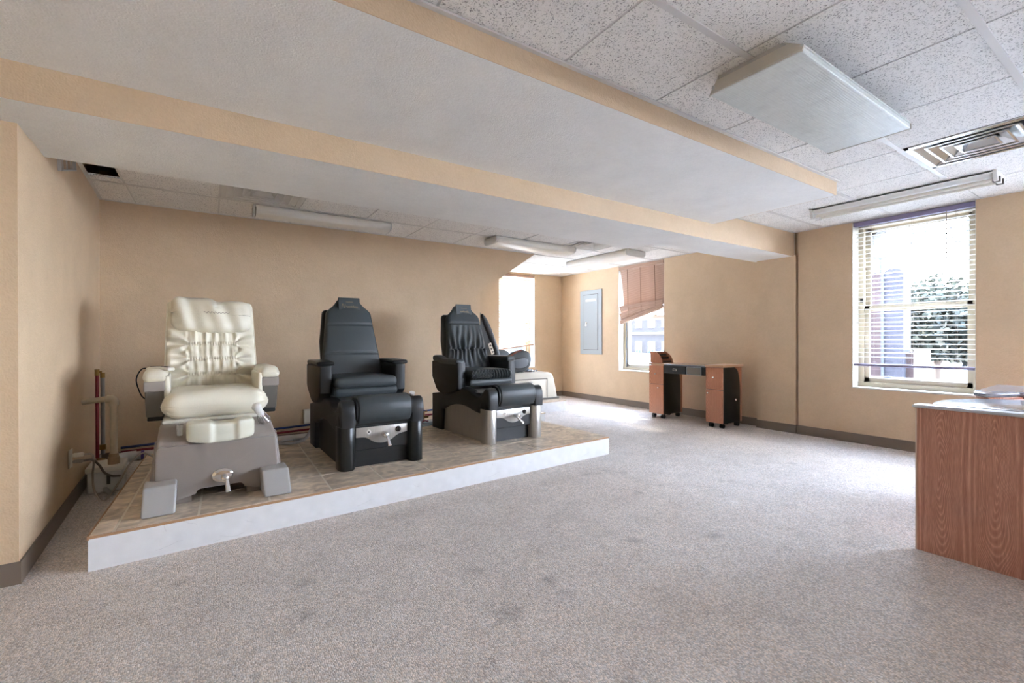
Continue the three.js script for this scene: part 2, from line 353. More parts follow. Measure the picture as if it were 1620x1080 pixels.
{ // lay-in ceiling: every tile a piece, tees between
  const cl = struct('ceiling');
  mesh('slab', bx(XL - 0.2, XR + WT + 0.2, TOP, TOP + 0.2, ZF - WT - 0.2, ZS + 0.2), M.plenum, cl);
  const cache = new Map();
  const tileGeo = (w, d) => { const k = w.toFixed(3) + d.toFixed(3); if (!cache.has(k)) { const g = new THREE.BoxGeometry(w, 0.015, d); g.translate(0, 0.0075, 0); cache.set(k, uvm(g)); } return cache.get(k); };
  const lay = (xs, zs, skip) => {
    for (let i = 0; i + 1 < xs.length; i++) for (let j = 0; j + 1 < zs.length; j++) {
      const w = xs[i + 1] - xs[i] - 0.013, d = Math.abs(zs[j + 1] - zs[j]) - 0.008, x = (xs[i] + xs[i + 1]) / 2, z = (zs[j] + zs[j + 1]) / 2;
      if (skip && skip(x, z)) continue;
      const t = mesh('ceiling_tile', tileGeo(w, d), M.ctile, cl); t.position.set(x, C + rr(-0.0006, 0.0012), z); t.rotation.x = rr(-0.0012, 0.0012); t.rotation.z = rr(-0.0012, 0.0012);
      if (rnd() < 0.5) t.rotation.y = Math.PI;
    }
  };
  const mx = []; for (let k = -8; k <= 7; k++) { const x = 1.313 + 0.6095 * k; if (x > XL && x < XR) mx.push(x); } mx.unshift(XL); mx.push(XR);
  const mz = []; for (let k = -5; k <= 3; k++) mz.push(-0.49 - 0.61 * k); mz.sort((a, b) => a - b);
  const zz = [-2.63, ...mz.filter((z) => z > -2.62)];
  lay(mx, zz, (x, z) => (x < 3.9 && z < -1.72) || (x > 3.75 && x < 4.35 && z > -1.1 && z < -0.49));
  mesh('ceiling_panel', bx(XL, XR, C, C + 0.02, zz.at(-1), ZS), M.ctile, cl);
  const ax = [-0.8, -0.556]; for (let k = 0; k < 10; k++) ax.push(0.07 + 0.626 * k); ax[ax.length - 1] = XA;
  const az = [-3.38, -4.06, -4.68, -5.31, -5.94, -6.51, ZF];
  lay(ax, az, (x, z) => (x < -0.55 && z > -4.68) || (x > 0.07 && x < 0.69 && z > -4.68 && z < -4.06) || (x > 3.83 && x < 4.45 && z > -4.68 && z < -4.06));
  { const t = mesh('ceiling_tile', tileGeo(0.225, 0.12), M.ctile, cl); t.position.set(-0.68, C, -4.62); }
  mesh('ceiling_panel', bx(3.75, XA, C, C + 0.015, -3.38, -3.09), M.ctile, cl);
  const teeX = (x0, x1, z) => mesh('ceiling_tee', merge(bx(x0, x1, C - 0.005, C + 0.001, z - 0.014, z + 0.014), bx(x0, x1, C, C + 0.035, z - 0.002, z + 0.002)), M.tee, cl);
  const teeZ = (x, z0, z1) => mesh('ceiling_tee', merge(bx(x - 0.012, x + 0.012, C + 0.006, C + 0.0075, z0, z1), bx(x - 0.002, x + 0.002, C + 0.0075, C + 0.035, z0, z1)), M.tee, cl);
  for (const z of mz) teeX(z < -1.6 ? 4.06 : XL, XR, z);
  for (const x of mx.slice(1, -1)) teeZ(x, x > 4.06 ? -2.62 : -1.58, zz.at(-1));
  for (const z of az.slice(1, -1)) { if (z > ZB) teeX(-0.8, XA, z); else teeX(2.75, XA, z); }
  for (const x of ax.slice(1, -1)) teeZ(x, x < 2.9 ? ZB : ZF, -3.38);
  const ang = (g) => mesh('wall_angle', g, M.tee, cl);
  ang(bx(XL, 4.06, C - 0.012, C - 0.004, -1.582, -1.560)); ang(bx(-0.8, 3.86, C - 0.004, C + 0.001, ZB, ZB + 0.02)); ang(bx(XR - 0.02, XR, C - 0.004, C + 0.001, -2.62, ZS)); ang(bx(XA - 0.02, XA, C - 0.004, C + 0.001, ZF, -3.1)); ang(bx(2.75, XA, C - 0.004, C + 0.001, ZF, ZF + 0.02)); ang(bx(4.062, XR, C - 0.004, C + 0.001, -2.625, -2.6));
  ang(extY([[-0.756, -4.1], [-0.73, -4.1], [-0.775, -5.3], [-0.802, -5.3]], C - 0.004, C + 0.001));
}

// ---------------------------------------------------------------- windows (double-hung, in deep plaster reveals)
// built facing -x at the origin: opening width w along z, height h along y; the glass stands d behind the wall face
function makeWindow(n, w, h, opts = {}) {
  const g = struct(`window_${n}`), d = opts.d ?? 0.17, fr = opts.mat ?? M.frame;
  const wz = w / 2;
  const bar = (name, z0, z1, y0, y1, x0, x1, m = fr, p = g) => mesh(name, bx(x0, x1, y0, y1, z0, z1), m, p);
  mesh('window_frame', merge(bx(d - 0.02, d + 0.1, 0, h, -wz, -wz + 0.05), bx(d - 0.02, d + 0.1, 0, h, wz - 0.05, wz), bx(d - 0.02, d + 0.1, h - 0.06, h, -wz, wz), bx(d - 0.03, d + 0.1, 0, 0.05, -wz, wz), bx(d + 0.028, d + 0.032, 0.05, h - 0.06, -wz + 0.05, -wz + 0.062), bx(d + 0.028, d + 0.032, 0.05, h - 0.06, wz - 0.062, wz - 0.05)), fr, g);
  const mid = opts.mid ?? h * 0.49;
  const sash = (name, y0, y1, x) => {
    const s = mesh(name, merge(bx(x, x + 0.03, y0, y1, -wz + 0.05, -wz + 0.09), bx(x, x + 0.03, y0, y1, wz - 0.09, wz - 0.05), bx(x, x + 0.03, y0, y0 + 0.045, -wz + 0.05, wz - 0.05), bx(x, x + 0.03, y1 - 0.04, y1, -wz + 0.05, wz - 0.05)), opts.sash ?? fr, g);
    mesh('glass_pane', bx(x + 0.014, x + 0.017, y0 + 0.04, y1 - 0.035, -wz + 0.085, wz - 0.085), M.glass, s);
    return s;
  };
  sash('upper_sash', mid - 0.035, h - 0.06, d + 0.045); const lo = sash('lower_sash', 0.05, mid + 0.02, d + 0.005);
  for (const s of [-0.22, 0.2]) mesh('sash_lock', merge(rb(0.03, 0.016, 0.07, 0.006)).translate(d + 0.012, mid + 0.028, s * w), M.frame, lo);
  if (opts.jamb) mesh('jamb_liner', bx(d - 0.006, d + 0.002, 0.06, mid + 0.12, -wz + 0.04, -wz + 0.052), M.frameBlue, g);
  mesh('latch', merge(bx(d - 0.03, d - 0.005, mid + 0.06, mid + 0.1, -wz + 0.02, -wz + 0.045)), M.dark, g);
  mesh('sill', merge(bx(-0.006, d - 0.02, -0.012, 0.003, -wz - 0.004, wz + 0.004)), M.frameWhite, g);
  return g;
}
{
  const w1 = makeWindow(1, 0.93, H1 - SILL, { mid: 0.83 }); w1.position.set(XR, SILL, (WIN[0][0] + WIN[0][1]) / 2);
  const w2 = makeWindow(2, 0.92, H1 - SILL, { mid: 0.86, sash: M.frameWhite, jamb: true, d: 0.14 }); w2.position.set(XA, SILL, (WIN[1][0] + WIN[1][1]) / 2);
  const w3 = makeWindow(3, 0.787, 2.28 - SILL, { mid: 0.83 }); w3.rotation.y = Math.PI / 2; w3.position.set((WIN[2][0] + WIN[2][1]) / 2, SILL, ZF);
  for (const k of [3, 4]) makeWindow(k + 1, WIN[k][1] - WIN[k][0], H1 - SILL, { mid: 0.83 }).position.set(XR, SILL, (WIN[k][0] + WIN[k][1]) / 2);
  // plaster reveals, painted white
  const rv = (n, x0, z0, z1, x1) => struct(n, merge(bx(x0 + 0.001, x1, SILL, H1, z0 - 0.02, z0 + 0.004), bx(x0 + 0.001, x1, SILL, H1, z1 - 0.004, z1 + 0.02), bx(x0 + 0.001, x1, H1 - 0.006, H1 + 0.03, z0, z1), bx(x0 + 0.001, x1, SILL - 0.03, SILL - 0.001, z0, z1)), M.frameWhite);
  rv('trim_1', XR, WIN[0][0], WIN[0][1], XR + WT - 0.01); rv('trim_2', XA, WIN[1][0], WIN[1][1], XR + WT - 0.01);
  struct('trim_3', merge(bx(WIN[2][0] - 0.02, WIN[2][0] + 0.004, SILL, 2.28, ZF - WT + 0.01, ZF - 0.001), bx(WIN[2][1] - 0.004, WIN[2][1] + 0.02, SILL, 2.28, ZF - WT + 0.01, ZF - 0.001), bx(WIN[2][0], WIN[2][1], SILL - 0.03, SILL - 0.001, ZF - WT + 0.01, ZF - 0.001)), M.frameWhite);
}
// ---------------------------------------------------------------- things in the room
// ---------------------------------------------------------------- platform for the pedicure chairs
const PY = 0.167;
{
  const p = thing('tiled_platform', 'low long tiled platform with a scuffed white painted riser, carrying three pedicure chairs', 'platform');
  const A = [-0.478, -2.866], B = [3.142, -3.11], D = [3.132, -4.70], E = [-0.425, -4.70];
  const P = (s, t) => { const f = [lerp(A[0], B[0], s), lerp(A[1], B[1], s)], b = [lerp(E[0], D[0], s), lerp(E[1], D[1], s)]; return [lerp(f[0], b[0], t), lerp(f[1], b[1], t)]; };
  mesh('riser', extY([A, B, D, E], 0, PY - 0.014), M.riser, p);
  mesh('tile_bed', extY([P(0.001, 0.002), P(0.999, 0.002), P(0.999, 0.998), P(0.001, 0.998)], PY - 0.014, PY - 0.003), M.grout, p);
  mesh('edge_strip', merge(extY([P(-0.0008, -0.0012), P(1.0006, -0.0012), P(1.0006, 0.002), P(-0.0008, 0.002)], PY - 0.016, PY - 0.004), extY([P(-0.0012, -0.001), P(0.001, -0.001), P(0.001, 1), P(-0.0012, 1)], PY - 0.02, PY - 0.001)), std({ color: 0xb08a66, roughness: 0.6 }), p);
  const xs = [0.002]; for (let k = 0; k < 11; k++) xs.push((0.09 + 0.335 * k) / 3.62); xs.push(0.998);
  const zs = [0.002, 0.2, 0.39, 0.58, 0.77, 0.96, 0.998];
  const gs = 0.0032;
  for (let i = 0; i + 1 < xs.length; i++) for (let j = 0; j + 1 < zs.length; j++) {
    const s0 = xs[i] + gs / 2 * (i ? 1 : 0), s1 = xs[i + 1] - gs / 2, t0 = zs[j] + gs * (j ? 0.9 : 0), t1 = zs[j + 1] - gs * 0.9;
    if (s1 - s0 < 0.004 || t1 - t0 < 0.004) continue;
    mesh('floor_tile', extY([P(s0, t0), P(s1, t0), P(s1, t1), P(s0, t1)], PY - 0.004, PY - rr(0.0002, 0.0014)), M.ftile[Math.floor(rnd() * 4)], p);
  }
}
{
  const p = thing('chair_platform', 'small low white platform in the alcove under the pedicure chair by the window', 'platform');
  mesh('riser', bx(3.05, 4.571, 0, 0.142, -6.8, -5.436), M.riser, p);
  mesh('top', bx(3.04, 4.576, 0.142, 0.156, -6.8, -5.431), M.ftile[0], p);
  const s = thing('platform_step', 'low tiled step block behind the long platform', 'step');
  mesh('riser', bx(3.25, 3.72, 0, 0.10, -5.42, -4.85), M.riser, s);
  mesh('top', bx(3.245, 3.725, 0.10, 0.112, -5.42, -4.845), M.ftile[2], s);
}
// ---------------------------------------------------------------- shared chair pieces
const scribble = (w, n, s, amp) => { // a line of looping script, too small to read
  const pts = []; let q = s; for (let i = 0; i <= n; i++) { q = (q * 16807) % 2147483647; pts.push([-w / 2 + w * i / n + (i % 2 ? -1 : 1) * w / n * 0.25, ((i % 2 ? 1 : -1) * amp) * (0.4 + 0.8 * q / 2147483647), 0]); }
  return tube(pts, 0.0011, n * 5, 5);
};
function leverTap(parent, x, y, z, s = 1, lean = 0.25) {
  const f = new THREE.Group(); f.name = 'tap'; f.position.set(x, y, z); f.scale.setScalar(s); parent.add(f);
  mesh('tap_body', merge(rod([0, 0, -0.01], [0, 0, 0.05], 0.02, 20), at(lathe([[0, 0], [0.02, 0], [0.019, 0.008], [0, 0.012]], 20), 0, 0, 0.05, Math.PI / 2)), M.chrome, f);
  mesh('tap_lever', at(rb(0.024, 0.085, 0.016, 0.0075, [2, 6, 2], 3, (v) => { const t = (v.y + 0.0425) / 0.085; v.x *= 0.7 + 0.5 * (1 - t); v.z += 0.012 * t; }), 0.012, -0.04, 0.062, -0.55, 0, lean), M.chrome, f);
  return f;
}

// ---------------------------------------------------------------- black pedicure spa chairs
function spaChair(name, label, pos, turn, style) {
  const t = thing(name, label, 'pedicure chair', pos, turn, undefined);
  const silver = style === 'gathered';
  const pm = silver ? M.steel : M.blackSatin;
  // basin: rear pedestal, arched side shells, recessed side panels
  const sideTop = curve([[-0.60, 0.36], [-0.42, 0.385], [-0.2, 0.445], [0.0, 0.462], [0.12, 0.447], [0.22, 0.412], [0.30, 0.402], [0.36, 0.432], [0.42, 0.487], [0.46, 0.475], [0.485, 0.42], [0.485, 0.30]], 48);
  const sideLow = curve([[0.47, 0.30], [0.40, 0.285], [0.33, 0.258], [0.20, 0.272], [0.1, 0.292], [-0.02, 0.298], [-0.16, 0.285], [-0.28, 0.255], [-0.38, 0.215]], 32);
  for (const s of [-1, 1]) {
    const m = mesh('side_shell', extX([...sideTop, ...sideLow, [-0.40, 0.0], [-0.60, 0.0]], -0.05, 0.05, 0.014, 3), M.black, t); m.position.x = s * 0.255; m.position.z = -0.005;
    const pn = mesh('side_panel', extX([[-0.42, 0.0], [0.40, 0.0], [0.40, 0.30], [-0.42, 0.30]], -0.006, 0.006), silver ? M.steel : M.black, t); pn.position.x = s * 0.262;
    // front pillar: rounded column, silver below the black cap on the gathered chair
    const col = mesh('front_pillar', extY(curve([[-0.058, -0.06], [-0.058, 0.015], [-0.045, 0.05], [-0.012, 0.066], [0.03, 0.058], [0.052, 0.025], [0.055, -0.06]], 30), 0, 0.302, 0.004), pm, t); col.position.set(s * 0.252, 0, 0.405); if (s > 0) col.scale.x = -1;
    const cap = mesh('pillar_cap', rb(0.13, 0.19, 0.17, 0.04, [8, 8, 8], 4, (v) => { const u = clamp((v.y + 0.095) / 0.19, 0, 1), o = s * v.x / 0.065; v.y -= u * 0.07 * smooth(-0.7, 1, o) + u * 0.05 * smooth(0.02, -0.085, v.z); v.z -= (v.z > 0 ? 0.055 : 0.0) * u * u; v.x += s * -0.012 * u * u; }), M.black, t); cap.position.set(s * 0.246, 0.392, 0.39);
  }
  mesh('basin', merge(extX(curve([[-0.34, 0.46], [-0.30, 0.36], [-0.1, 0.3], [0.15, 0.3], [0.30, 0.36], [0.36, 0.43]], 24).concat(curve([[0.35, 0.41], [0.29, 0.345], [0.15, 0.285], [-0.1, 0.285], [-0.31, 0.345], [-0.355, 0.45]], 24)), -0.212, 0.212), bx(-0.235, -0.2, 0.3, 0.395, -0.3, 0.34), bx(0.2, 0.235, 0.3, 0.42, -0.3, 0.34)), M.basin, t);
  mesh('basin_rim', extY([[-0.245, -0.05], [-0.245, 0.19], [-0.2, 0.27], [-0.1, 0.3], [0.1, 0.3], [0.2, 0.27], [0.245, 0.19], [0.245, -0.05]], 0.424, 0.432, 0.002), M.basin, t);
  mesh('pedestal', rb(0.46, 0.40, 0.2, 0.03), M.blackSatin, t).position.set(0, 0.2, -0.5);
  // front: dark fascia, wave-edged steel plate, kick recess
  mesh('front_fascia', merge(rb(0.40, 0.19, 0.03, 0.008)).translate(0, 0.215, 0.405), M.black, t);
  mesh('kick_panel', bx(-0.2, 0.2, 0.0, 0.125, 0.36, 0.385), M.black, t);
  mesh('front_rail', rb(0.40, 0.03, 0.05, 0.008).translate(0, 0.312, 0.405), M.blackSatin, t);
  const wave = [[-0.19, 0.285], [0.19, 0.285], ...curve([[0.19, 0.225], [0.12, 0.212], [0.06, 0.175], [0.0, 0.162], [-0.06, 0.175], [-0.12, 0.212], [-0.19, 0.218]], 24)];
  const plate = mesh('control_plate', ext(wave, 0.006, 0.0015), M.steel, t); plate.position.z = 0.423;
  mesh('drain_button', at(lathe([[0, 0.008], [0.012, 0.009], [0.017, 0.006], [0.018, 0]], 20), -0.1, 0.25, 0, Math.PI / 2), M.ventWhite, plate);
  mesh('drain_button_center', at(lathe([[0, 0.003], [0.005, 0.002], [0.006, 0]], 12), -0.1, 0.25, 0.009, Math.PI / 2), M.dark, plate);
  mesh('jet_knob', merge(at(lathe([[0, 0.012], [0.016, 0.012], [0.02, 0.008], [0.021, 0]], 20), 0.12, 0.25, 0.002, Math.PI / 2), at(bx(-0.004, 0.004, -0.017, 0.017, 0, 0.008), 0.12, 0.25, 0.014)), M.blackSatin, plate);
  leverTap(t, 0.01, 0.225, 0.43, 1, silver ? 0.75 : 0.12);
  // footrest roller
  const D = [...curve([[0.40, 0.515], [0.45, 0.507], [0.485, 0.475], [0.50, 0.42], [0.49, 0.36], [0.465, 0.322]], 24), [0.38, 0.33], [0.345, 0.36], [0.33, 0.43], [0.345, 0.49], [0.37, 0.512]];
  mesh('footrest_roller', extX(D, -0.185, 0.20, 0.012, 3), M.leather, t);
  for (const [a, b] of [[-0.2, -0.183], [0.198, 0.215]]) mesh('roller_end', extX(D.map(([z, y]) => [0.41 + (z - 0.41) * 0.86, 0.42 + (y - 0.42) * 0.86]), a, b), M.black, t);
  mesh('hand_shower', merge(rod([0.262, 0.47, 0.33], [0.262, 0.505, 0.35], 0.018, 14, 0.022), tube([[0.262, 0.47, 0.33], [0.27, 0.45, 0.3], [0.28, 0.44, 0.27]], 0.008, 10, 6)), M.ventWhite, t);
  // seat: cushion over a base pad
  mesh('seat_base', rb(0.50, 0.07, 0.52, 0.03, [4, 2, 4], 3), M.leather, t).position.set(0, 0.505, -0.18);
  const pleat = silver ? (v) => { if (v.z > 0.1) v.z += 0.010 * Math.sin((v.x + v.y * 0.8 * (v.x < 0 ? -1.2 : 0.2)) * 190) * smooth(0.05, 0.25, v.z) * smooth(0.27, 0.2, Math.abs(v.x)); } : undefined;
  mesh('seat_cushion', rb(0.49, 0.085, 0.50, 0.04, silver ? [110, 5, 12] : [14, 3, 10], 4, (v) => { v.y += 0.012 * (1 - (v.x / 0.25) ** 2) * (v.y > 0 ? 1 : 0); pleat?.(v); }), M.leather, t).position.set(0, 0.578, -0.16);
  // backrest, leaning back about its foot
  const back = new THREE.Group(); back.name = 'backrest'; back.position.set(0, 0.555, -0.37); back.rotation.x = -0.24; t.add(back);
  const half = (y) => { const K = [[0, 0.25], [0.1, 0.258], [0.2, 0.245], [0.33, 0.228], [0.48, 0.208], [0.60, 0.196], [0.622, 0.186], [0.648, 0.16], [0.672, 0.132], [0.70, 0.110], [0.725, 0.098], [0.74, 0.092]]; for (let i = 0; i + 1 < K.length; i++) if (y <= K[i + 1][0]) { const u = (y - K[i][0]) / (K[i + 1][0] - K[i][0]); return lerp(K[i][1], K[i + 1][1], clamp(u, 0, 1)); } return 0.088; };
  const bh = 0.735;
  const padGeo = rb(0.5, bh, 0.085, 0.036, silver ? [90, 100, 2] : [16, 84, 2], 4, (v) => {
    const y = v.y + bh / 2, k = half(y) / 0.25, front = v.z > 0.0; v.x *= k;
    v.z *= 0.55 + 0.45 * smooth(0.75, 0.5, y);
    if (front) {
      const xn = v.x / (0.25 * k);
      v.z += 0.018 * (1 - xn * xn) * smooth(0, 0.08, y);
      if (!silver) for (const s of [0.235, 0.495]) v.z -= 0.010 * Math.exp(-(((y - s) / 0.008) ** 2)) * smooth(1, 0.9, Math.abs(xn));
      if (silver) {
        v.z -= 0.010 * Math.exp(-(((y - 0.535) / 0.009) ** 2)); v.z -= 0.012 * Math.exp(-(((y - 0.26) / 0.012) ** 2)) * smooth(0.98, 0.8, Math.abs(xn));
        const zone = smooth(0.53, 0.48, y) * smooth(0.0, 0.06, y), fan = y > 0.26 ? lerp(1.0, 1.25, (y - 0.26) / 0.27) : 1 + 0.12 * Math.sin(y * 20), ph = xn * 0.25 / fan;
        const wv = Math.sin(ph * 112 + 2.2 * Math.sin(y * 9 + xn * 2)) * 0.6 + Math.sin(ph * 61 + y * 14) * 0.55;
        v.z += 0.017 * wv * zone * smooth(1, 0.86, Math.abs(xn)) * (0.55 + 0.45 * Math.cos((y - 0.26) * 11));
      }
    }
  });
  mesh('back_pad', padGeo, M.leather, back).position.set(0, bh / 2, 0.02);
  mesh('back_shell', rb(0.5, 0.66, 0.09, 0.04, [12, 30, 2], 4, (v) => { const y = v.y + 0.33; v.x *= Math.min(half(Math.max(0, y - 0.05)) / 0.25 * 1.04, 0.95); v.z *= 0.6 + 0.4 * smooth(0.6, 0.4, y); }), M.blackSatin, back).position.set(-0.005, 0.33, -0.06);
  const flap = mesh('head_flap', rb(0.186, 0.125, 0.014, 0.006, [4, 4, 1], 2), M.leather, back); flap.position.set(0, bh - 0.056, 0.064); flap.rotation.x = 0.1;
  const logo = silver ? merge(at(scribble(0.07, 10, 5, 0.002), 0, 0.02, 0.008), at(scribble(0.105, 12, 77, 0.010), 0.005, -0.018, 0.008)) : merge(at(scribble(0.06, 10, 9, 0.002), 0, 0.022, 0.008), at(scribble(0.035, 3, 21, 0.018), -0.05, -0.012, 0.008), at(scribble(0.10, 14, 33, 0.009), 0.022, -0.02, 0.008));
  { const lg = mesh('logo_script', logo, M.gold, back); lg.position.copy(flap.position); lg.rotation.copy(flap.rotation); }
  // arms
  for (const s of [-1, 1]) {
    const arm = new THREE.Group(); arm.name = 'armrest'; arm.position.set(s * 0.298, 0, -0.03); t.add(arm);
    const ap = silver ? [[-0.5, 0.70], [-0.5, 0.54], ...curve([[-0.47, 0.50], [-0.38, 0.40], [-0.2, 0.385], [0, 0.43]], 12), [0.03, 0.45], [0.03, 0.70]] : [[-0.5, 0.71], [-0.5, 0.53], ...curve([[-0.47, 0.5], [-0.4, 0.46], [-0.3, 0.41], [-0.15, 0.41], [-0.02, 0.46]], 12), [0.02, 0.5], [0.03, 0.71]];
    mesh('arm_panel', extX(ap, -0.045, 0.045, 0.012, 3), M.black, arm);
    if (silver) mesh('arm_pad', rb(0.10, 0.06, 0.50, 0.024, [4, 2, 14], 3, (v) => { v.y += s < 0 ? 0.03 * smooth(-0.05, -0.2, v.z) - 0.015 : 0.004; }), M.leather, arm).position.set(0, s < 0 ? 0.715 : 0.715, -0.235);
    else {
      mesh('arm_cap', rb(0.115, 0.034, 0.50, 0.0165, [5, 2, 14], 3, (v) => { v.x *= 0.86 + 0.3 * smooth(-0.2, 0.22, v.z); v.y += 0.008 * Math.cos(v.z * 6); }), M.blackSatin, arm).position.set(0, 0.728, -0.215);
      mesh('cap_seam', bx(-0.052, 0.052, 0.744, 0.7475, -0.16, -0.155), M.black, arm);
    }
  }
  return t;
}
spaChair('spa_pedicure_chair', 'black pedicure spa chair with smooth seamed backrest and all-black base on the tiled platform', [1.045, PY, -3.75], 0.015, 'smooth');
spaChair('spa_pedicure_chair', 'black pedicure spa chair with gathered leather backrest and silver pillars and side panels', [2.285, PY, -3.9], 0.055, 'gathered');

// ---------------------------------------------------------------- cream pedicure chair
{
  const t = thing('cream_pedicure_chair', 'cream leather pedicure chair on a taupe plastic footbath base with gathered backrest', 'pedicure chair', [0.03, PY, -3.55], 0.04);
  // footbath body
  const prof = [[0.12, 0.0], [0.12, 0.072], [0.398, 0.072], [0.385, 0.325], ...curve([[0.375, 0.345], [0.33, 0.37], [0.22, 0.415]], 6), [0.12, 0.415], [0.08, 0.385], [-0.35, 0.385], [-0.52, 0.38], [-0.56, 0.0]];
  const body = extX(prof, -0.318, 0.318, 0.018, 3); { const p = body.attributes.position; for (let i = 0; i < p.count; i++) p.setX(i, p.getX(i) * (1.03 - 0.14 * clamp(p.getY(i) / 0.44, 0, 1))); body.computeVertexNormals(); }
  mesh('footbath_body', uvm(toCreasedNormals(body, 0.6)), M.shellGrey, t);
  mesh('front_panel', at(ext([[-0.30, 0.0], ...rrect(-0.115, 0.12, -0.06, 0.068, 0.025).slice(6, 18).reverse().map(([a, b]) => [a, Math.max(b, 0)]), [0.30, 0.0], [0.296, 0.30], [0.285, 0.322], [-0.285, 0.322], [-0.296, 0.30]], 0.024, 0.006), 0, 0.003, 0.404, -0.045), M.shellGrey, t);
  for (const s of [-1, 1]) mesh('body_skirt', bx(s * 0.135, s * 0.318, 0.001, 0.074, 0.11, 0.392), M.shellGrey, t);
  for (const s of [-1, 1]) {
    mesh('foot', rb(0.145, 0.146, 0.2, 0.012, [2, 2, 2], 3, (v) => { const u = (v.y + 0.073) / 0.146; if (v.z > 0) v.z -= 0.055 * u; v.x += s * 0.008 * (1 - u); }), M.greyLight, t).position.set(s * 0.272, 0.0735, 0.465);
    mesh('side_rib', at(rb(0.014, 0.34, 0.05, 0.006), s * 0.312, 0.18, 0.34, -0.05, 0, s * 0.11), M.shellGrey, t);
    mesh('screw_cap', at(lathe([[0, 0.004], [0.005, 0.003], [0.006, 0]], 10), s * 0.313, 0.16, 0.36, 0, 0, -s * Math.PI / 2), M.chrome, t);
  }
  const esc = mesh('escutcheon', at(lathe([[0, 0.012], [0.03, 0.011], [0.042, 0.006], [0.046, 0]], 32).scale(1.18, 1, 0.86), 0.012, 0.132, 0.416, Math.PI / 2 - 0.04), M.chrome, t);
  leverTap(t, 0.02, 0.122, 0.425, 0.95, 0.08);
  mesh('jet_fittings', merge(rod([-0.15, 0.385, 0.09], [-0.15, 0.42, 0.1], 0.014, 10), rod([-0.09, 0.385, 0.09], [-0.085, 0.42, 0.1], 0.016, 10), rod([0.06, 0.385, 0.08], [0.06, 0.42, 0.08], 0.02, 12)), M.shellGrey, t);
  mesh('footrest', rb(0.335, 0.125, 0.15, 0.02, [40, 5, 5], 3, (v) => { const c = smooth(0.075, 0.045, Math.abs(v.x - 0.015)); if (v.z > 0) v.z -= 0.016 * c + 0.02 * smooth(0.056, -0.056, v.y) * 0.4; if (v.y > 0) v.y -= 0.012 * c; if (v.y < 0) v.y += 0.018 * (v.x / 0.167) ** 2; v.z -= 0.03 * (v.x / 0.167) ** 2; }), M.creamPlastic, t).position.set(0.008, 0.385, 0.375);
  mesh('bath_cup', merge(at(lathe([[0.014, 0], [0.018, 0.06], [0.016, 0.062], [0.012, 0.004], [0, 0.002]], 16), -0.19, 0.375, 0.35)), phy({ color: 0xf4f6f6, transmission: 0.7, roughness: 0.15, thickness: 0 }), t);
  const sh = new THREE.Group(); sh.name = 'hand_shower'; sh.position.set(0.232, 0.43, 0.29); sh.rotation.set(0.5, 0.2, 0.42); t.add(sh);
  mesh('shower_body', merge(rod([0, 0.02, 0], [0, 0.085, 0], 0.02, 16, 0.024), at(lathe([[0, 0.03], [0.02, 0.026], [0.028, 0.012], [0.024, 0]], 18), 0, 0.085, 0)), M.ventWhite, sh);
  const ribs = []; for (let k = 0; k < 9; k++) { const a = k / 9 * 6.283; ribs.push(rod([Math.cos(a) * 0.02, 0.03, Math.sin(a) * 0.02], [Math.cos(a) * 0.036, -0.035, Math.sin(a) * 0.036], 0.003, 6)); }
  mesh('shower_ribs', merge(ribs, at(lathe([[0.012, 0.03], [0.032, -0.035]], 18), 0, 0, 0)), M.chrome, sh);
  // seat
  mesh('seat_tray', rb(0.55, 0.022, 0.47, 0.010), M.offwhite, t).position.set(0, 0.425, -0.075);
  mesh('seat_cushion', rb(0.565, 0.165, 0.50, 0.08, [46, 8, 18], 7, (v) => {
    const e = smooth(0.2, 0.28, Math.abs(v.x)); v.y *= 1 - 0.12 * e; v.y += 0.01 * (1 - (v.x / 0.28) ** 2) * (v.y > 0 ? 1 : 0.2);
    const ang = Math.atan2(v.y, v.z - 0.17); if (v.z > 0.12) { const c = 0.005 * Math.sin(ang * 13 + v.x * 8) * e; v.z += c; v.x += Math.sign(v.x) * 0.006 * Math.sin(ang * 15) * e; }
    v.y += 0.003 * Math.sin(v.x * 21 + v.z * 9);
  }), M.cream, t).position.set(0.004, 0.512, -0.09);
  // backrest
  const back = new THREE.Group(); back.name = 'backrest'; back.position.set(0, 0.53, -0.40); back.rotation.x = -0.28; t.add(back);
  const W = 0.55, Hh = 0.675, rows = [0.125, 0.235, 0.345];
  const pad = rb(W, Hh, 0.11, 0.03, [110, 130, 2], 3, (v) => {
    const y = v.y + Hh / 2; v.x *= 1.02 - 0.06 * (y / Hh);
    const xn = v.x / (W / 2);
    if (v.z > 0) {
      const cm = smooth(0.62, 0.5, Math.abs(xn)), bot = smooth(0.02, 0.08, y);
      v.z += 0.024 * (1 - xn ** 4) * bot;
      for (const r of rows) v.z -= 0.011 * Math.exp(-(((y - r) / 0.011) ** 2)) * cm;
      let near = 1; for (const r of rows) near = Math.min(near, Math.abs(y - r) / 0.06);
      const seg = 0.6 * Math.sin(y * 27);
      const pl = Math.sin(v.x * (112 + 14 * Math.sin(y * 13)) + seg + 0.9 * Math.sin(v.x * 31)) * 0.75 + Math.sin(v.x * 203 + y * 9) * 0.25, ruf = Math.sin(v.x * 400 + y * 30);
      v.z += cm * bot * (0.013 * pl * clamp(near, 0.45, 1) + 0.005 * ruf * smooth(0.35, 0.05, near));
      // creases fanning out from the ends of the gathers
      const side = smooth(0.48, 0.62, Math.abs(xn)) * smooth(1.0, 0.9, Math.abs(xn));
      for (const r of rows) { const dx = Math.abs(v.x) - 0.14, dy = y - r, a = Math.atan2(dy, dx + 0.02); v.z += 0.015 * Math.sin(a * 7.5 + r * 31 + (v.x > 0 ? 1.2 : 0)) * side * smooth(0.13, 0.02, Math.abs(dy)); }
